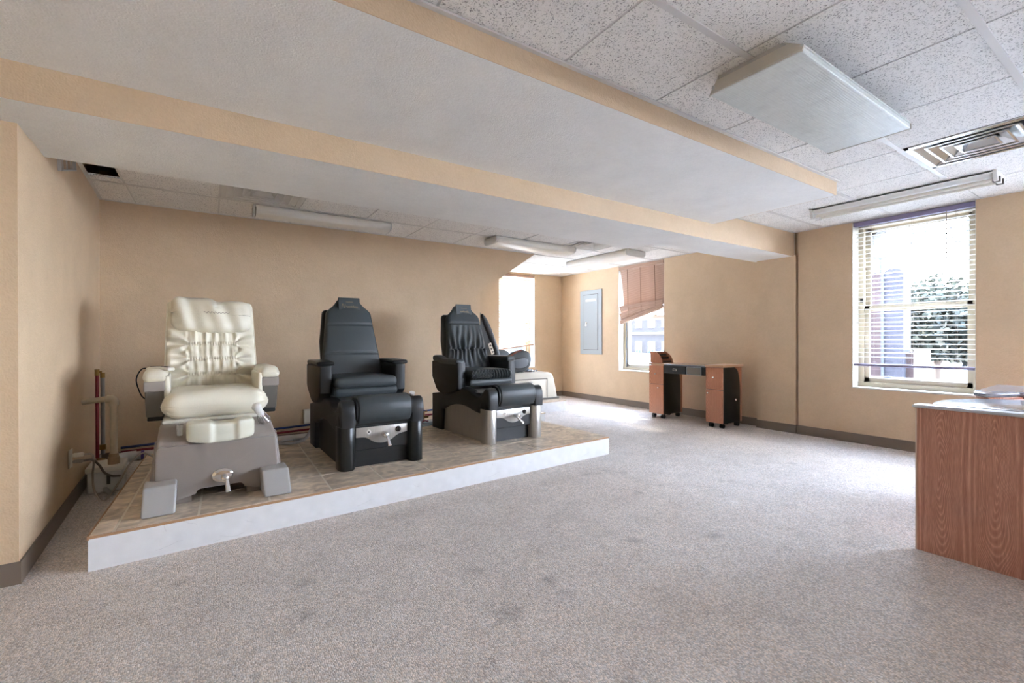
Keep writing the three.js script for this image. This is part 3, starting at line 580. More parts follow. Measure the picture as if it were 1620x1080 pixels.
      v.z += 0.008 * side * Math.sin(y * 61 + xn * 5);
    }
  });
  mesh('back_pad', pad, M.cream, back).position.set(0, Hh / 2, 0.02);
  mesh('piping', tube([...rrect(-W / 2 * 0.985, W / 2 * 0.985, 0.006, Hh - 0.004, 0.03, 4).map(([x, y]) => [x * (1.02 - 0.06 * y / Hh), y, 0.058])], 0.0045, 120, 6, true), M.cream, back);
  mesh('back_board', rb(W * 0.96, Hh * 0.97, 0.03, 0.012), M.shellGrey, back).position.set(0, Hh / 2, -0.045);
  const pil = mesh('head_pillow', rb(0.495, 0.25, 0.13, 0.06, [70, 30, 3], 6, (v) => {
    const xn = v.x / 0.247, yn = v.y / 0.117; v.z *= 1 - 0.25 * xn * xn; v.y -= 0.02 * xn * (v.y < 0 ? 0 : 0.6); if (v.y < 0) v.y += 0.022 * xn * xn;
    if (v.z > 0) { v.z += 0.020 * Math.sin(v.x * 30 + 1.2 * yn + 1.6) * smooth(1, 0.5, Math.abs(xn)) * (0.35 + 0.65 * smooth(-1, 0.9, yn)) + 0.006 * Math.sin(v.x * 58 + yn * 2.2); v.z -= 0.009 * Math.exp(-(((v.x - 0.02) / 0.012) ** 2)) * smooth(0, 1, yn); }
    if (v.y > 0.05) v.y -= 0.010 * Math.exp(-(((v.x - 0.03) / 0.04) ** 2));
  }), M.cream, back); pil.position.set(0.004, Hh - 0.125, 0.105); pil.rotation.set(0.08, 0, -0.025);
  { const lg = mesh('logo_script', at(scribble(0.16, 15, 41, 0.006), 0.02, 0.008, 0.083), std({ color: 0x6d5246, roughness: 0.8 }), back); lg.position.copy(pil.position); lg.rotation.copy(pil.rotation); }
  // arms
  for (const s of [-1, 1]) {
    const arm = new THREE.Group(); arm.name = 'armrest'; arm.position.set(s * 0.312, 0, 0); t.add(arm);
    mesh('arm_pad', rb(0.122, 0.072, 0.40, 0.034, [6, 3, 14], 5, (v) => { v.y += 0.014 * (1 - (v.x / 0.07) ** 2) * (v.y > 0 ? 1 : 0); if (v.z > 0.14 && v.y > 0) v.y -= 0.02 * smooth(0.14, 0.2, v.z); }), M.cream, arm).position.set(0, 0.688, -0.17);
    mesh('arm_front', rb(0.104, 0.062, 0.38, 0.008, [1, 1, 1], 2), M.shellGrey, arm).position.set(s * 0.004, 0.63, -0.168);
    mesh('arm_inner_pad', rb(0.03, 0.14, 0.38, 0.014, [1, 3, 4], 3), M.cream, arm).position.set(-s * 0.058, 0.625, -0.17);
    mesh('arm_support', rb(0.095, 0.16, 0.34, 0.008, [1, 3, 1], 2, (v) => { v.x *= 1 - 0.1 * (0.08 - v.y) / 0.16; if (v.z > 0) v.z -= 0.03 * (0.08 - v.y) / 0.16; }), M.greyDark, arm).position.set(s * 0.004, 0.52, -0.17);
    mesh('arm_bracket', rb(0.085, 0.035, 0.2, 0.008), M.black, arm).position.set(0, 0.43, -0.14);
  }
  // hand control lying on the left arm
  const rc = thing('hand_control', 'white massage remote control lying across the left arm of the cream chair', 'remote control', [-0.262, PY + 0.735, -3.60], 0.95);
  mesh('remote_body', rb(0.058, 0.022, 0.155, 0.010, [3, 1, 8], 3, (v) => { v.x *= 1 - 0.18 * smooth(0.02, -0.08, v.z); v.y += 0.01 * Math.cos(v.z * 18) - 0.006; }), M.offwhite, rc);
  for (let k = 0; k < 5; k++) for (const s of [-1, 1]) mesh('remote_button', bx(s * 0.011 - 0.006, s * 0.011 + 0.006, 0.010, 0.0155, -0.05 + k * 0.022, -0.038 + k * 0.022), M.greyDark, rc);
  mesh('remote_cord', tube([[0, 0.002, -0.076], [-0.01, 0, -0.105], [-0.02, -0.06, -0.135], [-0.005, -0.14, -0.13], [0.01, -0.18, -0.12], [0.03, -0.2, -0.10], [0.055, -0.18, -0.09]], 0.004, 40, 6), M.cordBlack, rc);
}
// ---------------------------------------------------------------- pedicure chair in the alcove, side on to the room (it faces +x)
{
  const t = thing('alcove_pedicure_chair', 'black and cream pedicure chair seen side on in the alcove before the bright window', 'pedicure chair', [3.95, 0.156, -5.95], 0);
  const side = [[0.64, 0.0], [0.60, 0.2], ...curve([[0.565, 0.33], [0.53, 0.395], [0.45, 0.425], [0.2, 0.43], [-0.1, 0.44], [-0.4, 0.44]], 20), [-0.55, 0.42], [-0.6, 0.0]];
  mesh('footbath_body', ext(side, 0.60, 0.03, 3), std({ color: 0xcfc9bb, roughness: 0.3 }), t);
  mesh('base_skirt', merge(ext([[0.66, 0], [0.655, 0.03], [-0.62, 0.03], [-0.62, 0]], 0.62, 0.004)), M.greyDark, t);
  mesh('panel_seam', merge(bx(0.42, 0.432, 0.02, 0.33, 0.2995, 0.303), bx(-0.3, 0.42, 0.32, 0.332, 0.2995, 0.303)), M.greyDark, t);
  mesh('side_panel', at(ext([[0.40, 0.03], [0.385, 0.31], [-0.25, 0.31], [-0.25, 0.03]], 0.014, 0.005), 0, 0, 0.300), std({ color: 0xd6d0c2, roughness: 0.3 }), t);
  mesh('seat_cushion', rb(0.52, 0.13, 0.46, 0.05, [8, 3, 8], 4), M.leather, t).position.set(-0.2, 0.49, 0);
  const bp = [...curve([[-0.42, 0.50], [-0.47, 0.75], [-0.58, 1.05], [-0.68, 1.25], [-0.74, 1.33], [-0.79, 1.345], [-0.83, 1.32]], 24), ...curve([[-0.83, 1.3], [-0.79, 1.1], [-0.70, 0.85], [-0.62, 0.62], [-0.58, 0.46]], 20)];
  mesh('backrest', ext(bp, 0.54, 0.045, 4), M.leather, t);
  const bolster = curve([[-0.40, 0.48], [-0.42, 0.66], [-0.49, 0.88], [-0.59, 1.12], [-0.67, 1.25], [-0.72, 1.3]], 20).concat(curve([[-0.745, 1.28], [-0.68, 1.12], [-0.575, 0.88], [-0.51, 0.68], [-0.5, 0.5]], 20));
  for (const s of [-1, 1]) {
    mesh('side_bolster', at(ext(bolster, 0.09, 0.035, 4), 0, 0, s * 0.275), std({ color: 0x3a3f43, roughness: 0.38 }), t);
    const arm = mesh('armrest', at(ext(curve([[-0.34, 0.56], [-0.31, 0.67], [-0.2, 0.745], [-0.05, 0.775], [0.06, 0.74], [0.105, 0.66], [0.085, 0.55], [0.02, 0.47], [-0.1, 0.445], [-0.25, 0.46], [-0.33, 0.5]], 44, true), 0.12, 0.04, 4), 0, 0, s * 0.29), M.leather, t);
    mesh('arm_inset_rim', at(ext(curve([[-0.29, 0.53], [-0.28, 0.62], [-0.15, 0.66], [0.0, 0.665], [0.045, 0.62], [0.03, 0.54], [-0.04, 0.5], [-0.2, 0.495]], 32, true), 0.012, 0.004), 0, 0, s * 0.35), M.black, arm);
    mesh('arm_inset', at(ext(curve([[-0.275, 0.535], [-0.265, 0.61], [-0.15, 0.645], [-0.01, 0.65], [0.028, 0.615], [0.015, 0.545], [-0.05, 0.513], [-0.2, 0.51]], 32, true), 0.014, 0.006), 0, 0, s * 0.353), std({ color: 0x6b7076, roughness: 0.5 }), arm);
    mesh('arm_trim', at(tube([[-0.36, 0.62, 0], [-0.2, 0.735, 0], [-0.08, 0.775, 0]], 0.012, 16, 6), 0, 0, s * 0.335), std({ color: 0x7a3b2e, roughness: 0.4 }), arm);
  }
  mesh('control_panel', at(rb(0.06, 0.17, 0.012, 0.005), -0.57, 0.80, 0.281, 0, 0, 0.38), M.offwhite, t);
  mesh('control_buttons', merge(...[0, 1, 2].map((k) => at(rb(0.03, 0.022, 0.01, 0.004), -0.57 - (k - 1) * 0.018, 0.80 + (k - 1) * 0.045, 0.288, 0, 0, 0.38))), M.greyDark, t);
  mesh('side_jet', at(lathe([[0, 0.006], [0.006, 0.005], [0.008, 0]], 10), 0.602, 0.26, 0.1, 0, 0, -Math.PI / 2), M.dark, t);
  const tw = thing('striped_towel', 'grey and white striped towel folded on the alcove chair footbath', 'towel', [4.12, 0.156 + 0.437, -5.82], 0.35);
  for (let k = 0; k < 7; k++) mesh('towel_stripe', rb(0.036, 0.035, 0.18, 0.014, [3, 2, 10], 3, (v) => { v.y += 0.01 * Math.cos(v.z * 14 + k * 0.5) + 0.012 * Math.sin(k * 0.9); v.x += v.z * 0.35; }), k % 2 ? M.offwhite : std({ color: 0x8b95a3, roughness: 0.9 }), tw).position.set(-0.12 + k * 0.038, 0.018, 0);
}
// ---------------------------------------------------------------- manicure table against the alcove wall (its fronts face -x)
{
  const t = thing('manicure_table', 'manicure table with two cherry wood cabinets on casters and black curved side panels', 'table', [5.15, 0, -3.76], 0);
  const cab = (z0, z1, top, right) => {
    const c = new THREE.Group(); c.name = 'cabinet'; t.add(c);
    const y0 = 0.06, xb = 0.42, zm = (z0 + z1) / 2;
    // black body with a bowed back edge, cherry back board and top
    const arc = [[0.012, y0], [0.012, top - 0.03], ...curve([[0.25, top - 0.03], [0.31, top - 0.07], [0.35, top - 0.18], [0.365, top - 0.34], [0.365, y0]], 20)];
    mesh('side_panels', at(ext(arc, z1 - z0 - 0.002, 0.004), 0, 0, zm), M.blackSatin, c);
    mesh('back_board', at(ext([[0.03, y0], [0.03, top - 0.025], [xb, top - 0.025], [xb, y0]], z1 - z0 - 0.03), 0, 0, zm), M.cherry, c);
    mesh('cabinet_top', merge(rb(xb + 0.02, 0.026, z1 - z0 + 0.012, 0.004)).translate(xb / 2, top - 0.013, zm), std({ color: 0xd2ab8a, roughness: 0.28 }), c);
    const split = 0.468;
    const front = (n, a, b) => { const g = rb(0.018, b - a, z1 - z0 - 0.012, 0.002); return mesh(n, g.translate(0.003, (a + b) / 2, zm), M.cherry, c); };
    const dr = front('drawer_front', split + 0.003, top - 0.03), dd = front('door', y0 + 0.004, split - 0.003);
    const knob = () => at(lathe([[0, 0.028], [0.009, 0.027], [0.012, 0.02], [0.006, 0.012], [0.006, 0]], 14), 0, 0, 0, 0, 0, Math.PI / 2);
    // knobs belong to the cabinet so that they stay two levels below the table
    mesh('knob', knob().translate(-0.006, (split + top) / 2, zm), M.chrome, c);
    mesh('knob', knob().translate(-0.006, split - 0.045, right ? z0 + 0.045 : z1 - 0.075), M.chrome, c);
    if (right) mesh('side_knob', at(lathe([[0, 0.022], [0.011, 0.02], [0.013, 0.012], [0.007, 0]], 14), 0.24, 0.34, z1, Math.PI / 2), M.chrome, c);
    for (const x of [0.05, 0.36]) for (const z of [z0 + 0.045, z1 - 0.045]) mesh('caster', merge(rod([x, 0.026, z - 0.022], [x, 0.026, z - 0.004], 0.026, 16), rod([x, 0.026, z + 0.004], [x, 0.026, z + 0.022], 0.026, 16), rod([x, 0.026, z - 0.006], [x, 0.026, z + 0.006], 0.012, 8), bx(x - 0.014, x + 0.014, 0.03, 0.062, z - 0.014, z + 0.014)), M.dark, c);
  };
  cab(-0.553, -0.307, 0.755, false); cab(0.325, 0.56, 0.768, true);
  mesh('tabletop', rb(0.40, 0.022, 0.64, 0.008).translate(0.205, 0.741, 0.009), std({ color: 0x6f757b, roughness: 0.15 }), t);
  mesh('apron', merge(bx(0.012, 0.026, 0.628, 0.73, -0.307, 0.325)), M.blackSatin, t);
  const dr = mesh('drawer', rb(0.02, 0.098, 0.335, 0.003).translate(0.006, 0.68, -0.13), M.black, t);
  mesh('drawer_pull', merge(bx(-0.008, -0.003, 0.665, 0.697, -0.155, -0.1)), M.offwhite, dr);
  mesh('pull_hollow', bx(-0.0095, -0.0075, 0.672, 0.688, -0.148, -0.107), M.dark, dr);
  const cub = mesh('open_compartment', merge(bx(0.0, 0.3, 0.628, 0.636, 0.05, 0.26), bx(0.0, 0.3, 0.722, 0.73, 0.05, 0.26), bx(0.0, 0.3, 0.63, 0.73, 0.05, 0.056), bx(0.0, 0.3, 0.63, 0.73, 0.254, 0.26)), M.panelGrey, t);
  mesh('compartment_back', bx(-0.001, 0.011, 0.64, 0.718, 0.058, 0.252), std({ color: 0x8d8a80, roughness: 0.4, metalness: 0.4 }), t);
  const rk = thing('polish_rack', 'cherry wood nail polish rack with black shelves on the left table cabinet', 'rack', [5.33, 0.755, -4.245], 0);
  const sp = [[-0.03, 0], [-0.03, 0.155], [0.06, 0.16], ...curve([[0.06, 0.16], [0.13, 0.11], [0.17, 0.05], [0.18, 0]], 10)];
  // open side faces +z; stepped shelves inside
  mesh('end_panel', at(extX(sp.map(([a, b]) => [a - 0.08, b]), -0.006, 0.006), -0.10, 0, 0), M.cherry, rk);
  mesh('end_panel', at(extX(sp.map(([a, b]) => [a - 0.08, b]), -0.006, 0.006), 0.12, 0, 0), M.cherry, rk);
  mesh('back_panel', bx(-0.10, 0.12, 0, 0.158, -0.11, -0.098), M.cherry, rk);
  mesh('rack_top', bx(-0.10, 0.12, 0.146, 0.157, -0.11, -0.03), M.cherry, rk);
  for (const [y, z] of [[0.012, 0.07], [0.06, 0.03], [0.1, -0.01]]) mesh('rack_shelf', merge(bx(-0.09, 0.11, y, y + 0.006, -0.098, z), bx(-0.09, 0.11, y, y + 0.022, z, z + 0.005)), M.blackSatin, rk);
}
// ---------------------------------------------------------------- reception desk
{
  const t = thing('reception_desk', 'oak grain reception desk with a glossy grey stone-look counter', 'desk', [3.03, 0, -0.82], 0);
  mesh('front_panel', bx(0, 0.028, 0.0, 0.728, 0.0, 2.1), M.oak, t);
  mesh('panel_edge', bx(0.0, 0.03, 0.0, 0.728, -0.006, 0.0), std({ color: 0xd8c6b4, roughness: 0.4 }), t);
  mesh('front_ledge', merge(rb(0.09, 0.016, 2.12, 0.007).translate(0.022, 0.736, 1.045)), std({ color: 0xc9ced3, roughness: 0.4 }), t);
  const top = [[0.066, 0.055], ...curve([[0.07, 0.045], [0.14, 0.03], [0.3, 0.03], [0.45, 0.075], [0.56, 0.16], [0.65, 0.28], [0.69, 0.45]], 30), [0.70, 2.1], [0.066, 2.1]];
  mesh('counter_top', extY(top, 0.724, 0.747, 0.005), M.marble, t);
  mesh('end_panel', bx(0.028, 0.62, 0, 0.724, 0.42, 0.44), M.oak, t);
  mesh('back_leg_panel', bx(0.6, 0.62, 0, 0.724, 0.44, 2.1), M.oak, t);
  const wing = [...curve([[0.58, 0.10], [0.62, 0.05], [0.72, 0.02], [0.86, 0.015]], 10), [1.4, 0.0], [1.4, 2.1], [0.80, 2.1], [0.80, 0.20], [0.66, 0.16]];
  mesh('rear_wing_top', extY(wing.map(([x, z]) => [x + 0.12, z + 0.02]), 0.742, 0.764, 0.006), M.marble, t);
  mesh('rear_wing_panel', bx(0.98, 1.5, 0, 0.742, 0.16, 0.185), M.oak, t);
  mesh('rear_wing_edge', extY(wing.map(([x, z]) => [x * 0.992 + 0.126, z + 0.03]), 0.728, 0.742, 0.003), M.oak, t);
  single('paper_scrap', 'tiny white scrap of paper on the carpet at the foot of the reception desk', 'scrap', at(rb(0.012, 0.005, 0.008, 0.002), 2.985, 0.004, -0.585), M.label);
}
// ---------------------------------------------------------------- ceiling fixtures
function wrapLight(label, pos, turn, len, wid, h, mat = M.diffuser, cap = M.fixture) {
  const t = thing('ceiling_light', label, 'light fixture', pos, turn, undefined);
  const r = h * 0.35;
  mesh('housing', bx(-len / 2 + 0.004, len / 2 - 0.004, -0.022, 0, -wid / 2 + 0.02, wid / 2 - 0.02), M.fixture, t);
  const prof = [[-wid / 2 + 0.012, -0.004], [-wid / 2, -0.02], ...curve([[-wid / 2, -h * 0.55], [-wid / 2 + 0.02, -h + 0.008], [-wid / 2 + 0.06, -h], [0, -h - 0.004], [wid / 2 - 0.06, -h], [wid / 2 - 0.02, -h + 0.008], [wid / 2, -h * 0.55]], 24), [wid / 2, -0.02], [wid / 2 - 0.012, -0.004]];
  mesh('diffuser', extX(prof, -len / 2 + 0.012, len / 2 - 0.012), mat, t);
  for (const s of [-1, 1]) mesh('end_cap', extX(prof.map(([a, b]) => [a * 1.012, b * 1.03]), s * len / 2 - 0.012, s * len / 2 + 0.002, 0.003), cap, t);
  return t;
}
{
  const t = thing('ceiling_light', 'large flat prismatic ceiling light panel beside the soffit', 'light fixture', [2.545, C - 0.002, -1.075], 0);
  mesh('housing', extX([[-0.19, -0.085], [-0.185, 0], [0.105, 0], [0.19, -0.085]], -0.56, 0.60), std({ color: 0xb9b8b5, roughness: 0.5 }), t);
  mesh('diffuser', rb(1.20, 0.014, 0.395, 0.005, [1, 1, 1], 2).translate(0, -0.092, 0), M.prism, t);
  mesh('diffuser_side', merge(bx(-0.59, 0.598, -0.09, -0.062, 0.186, 0.196), bx(-0.59, 0.598, -0.09, -0.05, -0.196, -0.186), bx(-0.588, 0.59, -0.074, -0.07, 0.194, 0.2)), M.prism, t);
  for (const s of [-1, 1]) mesh('end_plate', s > 0 ? extX([[-0.2, -0.1], [-0.2, -0.03], [-0.185, 0], [0.105, 0], [0.2, -0.07], [0.2, -0.1]], 0.6, 0.608) : at(extX([[-0.2, -0.05], [-0.19, 0.058], [0.11, 0.058], [0.2, -0.02], [0.2, -0.05]], -0.004, 0.004), -0.575, -0.052, 0, 0, 0, -0.5), std({ color: 0xcfc9bd, roughness: 0.5 }), t);
}
wrapLight('curved white wrap ceiling light over the cream chair', [0.965, C - 0.001, -4.80], -0.02, 1.25, 0.2, 0.085);
wrapLight('boxy white wrap ceiling light over the end of the sloped wall', [3.42, C - 0.001, -4.72], 0.0, 1.22, 0.28, 0.085);
wrapLight('boxy white wrap ceiling light in front of the alcove window blind', [4.86, C - 0.001, -4.92], Math.PI / 2 + 0.02, 1.22, 0.38, 0.085);
{
  const t = thing('ceiling_light', 'bare white fluorescent strip light along the window wall', 'light fixture', [4.87, C - 0.001, -1.46], Math.PI / 2);
  mesh('housing', extX([[-0.075, 0], [0.075, 0], [0.06, -0.03], [-0.06, -0.03]], -0.61, 0.61), M.fixture, t);
  for (const s of [-1, 1]) mesh('reflector_wing', extX([[s * 0.06, -0.03], [s * 0.115, -0.012], [s * 0.117, -0.016], [s * 0.06, -0.035]], -0.6, 0.6), M.ventWhite, t);
  for (const s of [-1, 1]) mesh('fluorescent_tube', rod([-0.585, -0.058, s * 0.05], [0.585, -0.058, s * 0.05], 0.014, 14), M.offwhite, t);
  for (const s of [-1, 1]) { const e = mesh('end_cap', extX([[-0.115, 0], [0.115, 0], [0.09, -0.075], [-0.09, -0.075]], s * 0.61 - 0.012, s * 0.61 + 0.012, 0.004), M.fixture, t); for (const q of [-0.05, 0.05]) mesh('lamp_holder', bx(s * 0.61 - 0.02, s * 0.61 + 0.02, -0.078, -0.04, q - 0.012, q + 0.012), s > 0 ? M.ventWhite : M.greyDark, e); }
}
// four-way air diffusers
function airVent(label, x0, x1, z0, z1, metal) {
  const t = thing('air_vent', label, 'vent', [(x0 + x1) / 2, C, (z0 + z1) / 2], 0, undefined), w = (x1 - x0) / 2 - 0.008, d = (z1 - z0) / 2 - 0.008;
  const ring = (a, b, y, th, drop) => { // sloping square louver
    const o = []; for (const [ax, az, bxx, bz] of [[-a, -b, a, -b], [a, -b, a, b], [a, b, -a, b], [-a, b, -a, -b]]) {
      const k = (a - th) / a, m = (b - th) / b, P = [[ax, y, az], [bxx, y, bz], [bxx * k, y + drop, bz * m], [ax * k, y + drop, az * m]], g = new THREE.BufferGeometry();
      const Q = P.map(([p, q, r]) => [p, q + 0.002, r]), F = (q) => [q[0], q[1], q[2], q[0], q[2], q[3]];
      g.setAttribute('position', new THREE.BufferAttribute(new Float32Array([...F(P), ...F([...Q].reverse())].flat()), 3)); g.computeVertexNormals(); o.push(g);
    } return merge(o);
  };
  const mt = metal ? M.ventMetal : M.ventWhite;
  mesh('frame', merge(bx(-w, w, -0.004, 0.004, -d, -d + 0.03), bx(-w, w, -0.004, 0.004, d - 0.03, d), bx(-w, -w + 0.03, -0.004, 0.004, -d, d), bx(w - 0.03, w, -0.004, 0.004, -d, d)), mt, t);
  for (let k = 0; k < 4; k++) { const f = 0.9 - k * 0.2; mesh('louver', ring(w * f, d * f, -0.003, Math.min(w * f, d * f) * 0.45, 0.045), mt, t); mesh('louver_lip', merge(bx(-w * f, w * f, -0.006, 0, -d * f - 0.004, -d * f + 0.006), bx(-w * f, w * f, -0.006, 0, d * f - 0.006, d * f + 0.004), bx(-w * f - 0.004, -w * f + 0.006, -0.006, 0, -d * f, d * f), bx(w * f - 0.006, w * f + 0.004, -0.006, 0, -d * f, d * f)), mt, t); }
  mesh('duct', merge(bx(-w, w, 0.09, 0.1, -d, d), bx(-w, -w + 0.006, 0.004, 0.09, -d, d), bx(w - 0.006, w, 0.004, 0.09, -d, d), bx(-w, w, 0.004, 0.09, -d, -d + 0.006), bx(-w, w, 0.004, 0.09, d - 0.006, d)), M.greyDark, t);
  return t;
}
airVent('shiny metal four-way ceiling vent near the strip light', 3.755, 4.355, -1.10, -0.49, true);
airVent('white ceiling vent above the curved wrap light', 0.07, 0.696, -4.68, -4.06, false);
airVent('white ceiling vent between the two alcove lights', 3.826, 4.452, -4.68, -4.06, false);
{
  const t = thing('smoke_detector', 'round white smoke detector on the alcove ceiling', 'smoke detector', [4.74, C, -4.36], 0);
  mesh('mounting_base', lathe([[0, 0], [0.07, 0], [0.07, -0.01], [0.062, -0.016], [0, -0.016]], 28), M.offwhite, t);
  mesh('cover', lathe([[0.056, -0.014], [0.055, -0.03], [0.045, -0.045], [0, -0.05]], 28), M.offwhite, t);
  const v = thing('vent_grille', 'white grille hanging loose at the top of the left wall', 'vent', [-0.735, 2.18, -3.86], 0);
  mesh('grille_frame', merge(bx(-0.006, 0.012, -0.055, -0.047, -0.19, 0.19), bx(-0.006, 0.012, 0.047, 0.055, -0.19, 0.19), bx(-0.006, 0.012, -0.055, 0.055, -0.19, -0.182), bx(-0.006, 0.012, -0.055, 0.055, 0.182, 0.19)), M.ventWhite, v);
  for (let k = 0; k < 3; k++) mesh('grille_bar', bx(-0.002, 0.004, -0.05, 0.05, -0.1 + k * 0.1, -0.097 + k * 0.1), M.ventWhite, v);
  v.rotation.x = 0.3;
}
// ---------------------------------------------------------------- electrical panel and outlets
{
  const t = thing('electrical_panel', 'grey metal electrical panel on the alcove wall', 'electrical panel', [XA, 1.40, -6.08], 0);
  mesh('panel_trim', rb(0.016, 1.15, 0.555, 0.004).translate(-0.008, 0, 0), M.panelGrey, t);
  const d = mesh('door', rb(0.008, 0.98, 0.36, 0.003).translate(-0.018, 0, 0.0), M.panelGrey, t);
  mesh('door_gap', merge(bx(-0.0165, -0.0155, -0.497, 0.497, -0.187, 0.187)), M.greyDark, t);
  mesh('latch', merge(at(rb(0.012, 0.075, 0.04, 0.005), -0.026, -0.03, -0.105), at(rb(0.02, 0.03, 0.016, 0.005), -0.032, -0.02, -0.105)), M.chrome, d);
  mesh('rating_label', bx(-0.0235, -0.0215, 0.37, 0.41, -0.12, 0.14), M.label, d);
}
function outlet(label, pos, turn) {
  const t = thing('wall_outlet', label, 'outlet', pos, turn);
  mesh('cover_plate', rb(0.072, 0.116, 0.006, 0.003).translate(0, 0, 0.003), M.offwhite, t);
  for (const s of [-1, 1]) mesh('receptacle', merge(rb(0.034, 0.028, 0.004, 0.002).translate(0, s * 0.02, 0.007)), M.label, t);
  return t;
}
outlet('almond wall outlet with two plugs beside the platform', [-0.7445, 0.33, -3.965], Math.PI / 2 - 0.037);
outlet('almond wall outlet on the wall behind the manicure table', [XA, 0.40, -3.62], -Math.PI / 2);
// ---------------------------------------------------------------- plumbing in the corner
{
  const pw = (n, l, pts, m) => single(n, l, 'power cord', merge(tube(pts, 0.006, 60, 7)), m);
  const plug = (y) => at(rb(0.03, 0.026, 0.034, 0.008), 0, 0, 0);
  const c1 = thing('power_plug', 'cream plug in the upper socket with its pale cord', 'plug', [-0.735, 0.35, -3.965], 0);
  mesh('plug_body', rb(0.055, 0.026, 0.032, 0.008).translate(0.03, 0, 0), M.offwhite, c1);
  mesh('cord', tube([[0.057, 0, 0], [0.09, -0.005, -0.01], [0.10, -0.06, -0.02], [0.09, -0.16, -0.05], [0.10, -0.26, -0.05], [0.15, -0.32, 0.0], [0.2, -0.26, -0.06], [0.26, -0.14, -0.2], [0.32, -0.1, -0.35], [0.38, -0.155, -0.42]], 0.006, 60, 7), M.cordGrey, c1);
  const c2 = thing('power_plug', 'taupe plug in the lower socket with its darker cord', 'plug', [-0.735, 0.308, -3.965], 0);
  mesh('plug_body', rb(0.05, 0.022, 0.028, 0.008).translate(0.028, 0, 0), M.cordGrey, c2);
  mesh('cord', tube([[0.053, 0, 0], [0.09, 0, -0.01], [0.12, -0.05, -0.06], [0.14, -0.12, -0.12], [0.17, -0.16, -0.18], [0.20, -0.18, -0.25]], 0.007, 40, 7), std({ color: 0x7c6f62, roughness: 0.6 }), c2);
  const p = thing('drain_pump', 'white condensate drain pump box on the carpet beside the platform', 'pump', [-0.63, 0, -4.42], 0.03);
  mesh('tank', rb(0.19, 0.15, 0.25, 0.012), M.pvcWhite, p).position.y = 0.078;
  mesh('lid', rb(0.21, 0.04, 0.27, 0.012), M.offwhite, p).position.y = 0.168;
  mesh('side_clip', bx(0.01, 0.03, 0.06, 0.13, 0.124, 0.13), M.greyDark, p);
  mesh('outlet_stub', rod([0.0, 0.03, 0.12], [0.05, 0.014, 0.24], 0.014, 12), M.pvcWhite, p);
  const s = thing('drain_standpipe', 'tall cream PVC standpipe with an elbow reaching to the left wall', 'pipe', [-0.585, 0.188, -4.36], 0);
  mesh('riser_pipe', rod([0, 0, 0], [0, 0.445, 0], 0.022, 18), M.pvc, s);
  mesh('coupling', merge(rod([0, 0, 0], [0, 0.05, 0], 0.034, 18), rod([0, 0.05, 0], [0, 0.075, 0], 0.028, 18)), std({ color: 0xb79f7c, roughness: 0.5 }), s);
  mesh('elbow', merge(tube([[0, 0.42, 0], [0, 0.45, 0], [-0.012, 0.468, 0], [-0.04, 0.472, 0]], 0.028, 16, 14)), M.pvc, s);
  mesh('arm_pipe', rod([-0.03, 0.472, 0], [-0.172, 0.455, -0.02], 0.02, 16), M.pvc, s);
  const h = thing('hot_water_riser', 'dark red water pipe standing against the corner', 'pipe', [-0.755, 0, -4.88], 0);
  mesh('pipe', rod([0, 0.14, 0], [0, 0.80, 0], 0.012, 12), M.pexRed, h);
  mesh('valve', merge(rod([0, 0.80, 0], [0, 0.85, 0], 0.016, 12), bx(-0.012, 0.03, 0.82, 0.835, -0.008, 0.008)), M.brass, h);
  mesh('fitting', rod([0, 0.13, 0], [0.05, 0.12, 0.01], 0.014, 10), M.brass, h);
  const k = thing('cold_water_riser', 'blue grey water pipe beside the red riser in the corner', 'pipe', [-0.728, 0, -4.92], 0);
  mesh('pipe', rod([0, 0.16, 0], [0, 0.78, 0], 0.014, 12), std({ color: 0x8d8880, roughness: 0.4 }), k);
  mesh('valve', rod([0, 0.78, 0], [0, 0.82, 0], 0.016, 12), M.brass, k);
  mesh('pipe_clamp', bx(-0.02, 0.02, 0.2, 0.24, -0.015, 0.02), M.brass, k);
  single('cold_water_line', 'long blue water line running along the back wall', 'pipe', rod([-0.66, 0.135, -5.26], [2.8, 0.235, -5.26], 0.011, 10), M.pexBlue);
  single('hot_water_line', 'long dark red water line running along the back wall', 'pipe', rod([-0.66, 0.098, -5.26], [2.8, 0.178, -5.26], 0.011, 10), M.pexRed);
  const d = thing('drain_line', 'white PVC drain line along the foot of the back wall', 'pipe', [0, 0.095, -4.765], 0);
  mesh('pipe', rod([-0.52, 0.055, 0], [2.8, 0.062, 0], 0.033, 18), M.pvcWhite, d);
  mesh('elbow', tube([[-0.50, 0.055, 0], [-0.57, 0.055, 0.01], [-0.61, 0.055, 0.06], [-0.615, 0.055, 0.14], [-0.615, 0.057, 0.19]], 0.04, 24, 14), M.pvcWhite, d);
  mesh('glue_band', rod([-0.47, 0.055, 0], [-0.45, 0.055, 0], 0.0375, 18), M.purple, d);
  const ho = thing('supply_hoses', 'braided grey supply hoses looping behind the smooth black chair', 'hose', [0.62, PY, -4.42], 0);
  for (let q = 0; q < 2; q++) mesh('hose', tube([[0.2, 0.2, -0.2], [0.16, 0.12 - q * 0.02, -0.1], [0.08, 0.03, -0.03 + q * 0.03], [-0.03, 0.012, 0.01 + q * 0.02], [-0.12, 0.012, -0.04], [-0.12, 0.012, -0.12 + q * 0.03], [0, 0.012, -0.14], [0.1, 0.012, -0.12]], 0.011, 50, 8), std({ color: q ? 0xc2c4ca : 0xa5a8b0, roughness: 0.35, metalness: 0.2 }), ho);
  const v = thing('valve_cluster', 'water valves and hoses between the two black chairs', 'valve', [1.93, 0.167, -4.60], 0);
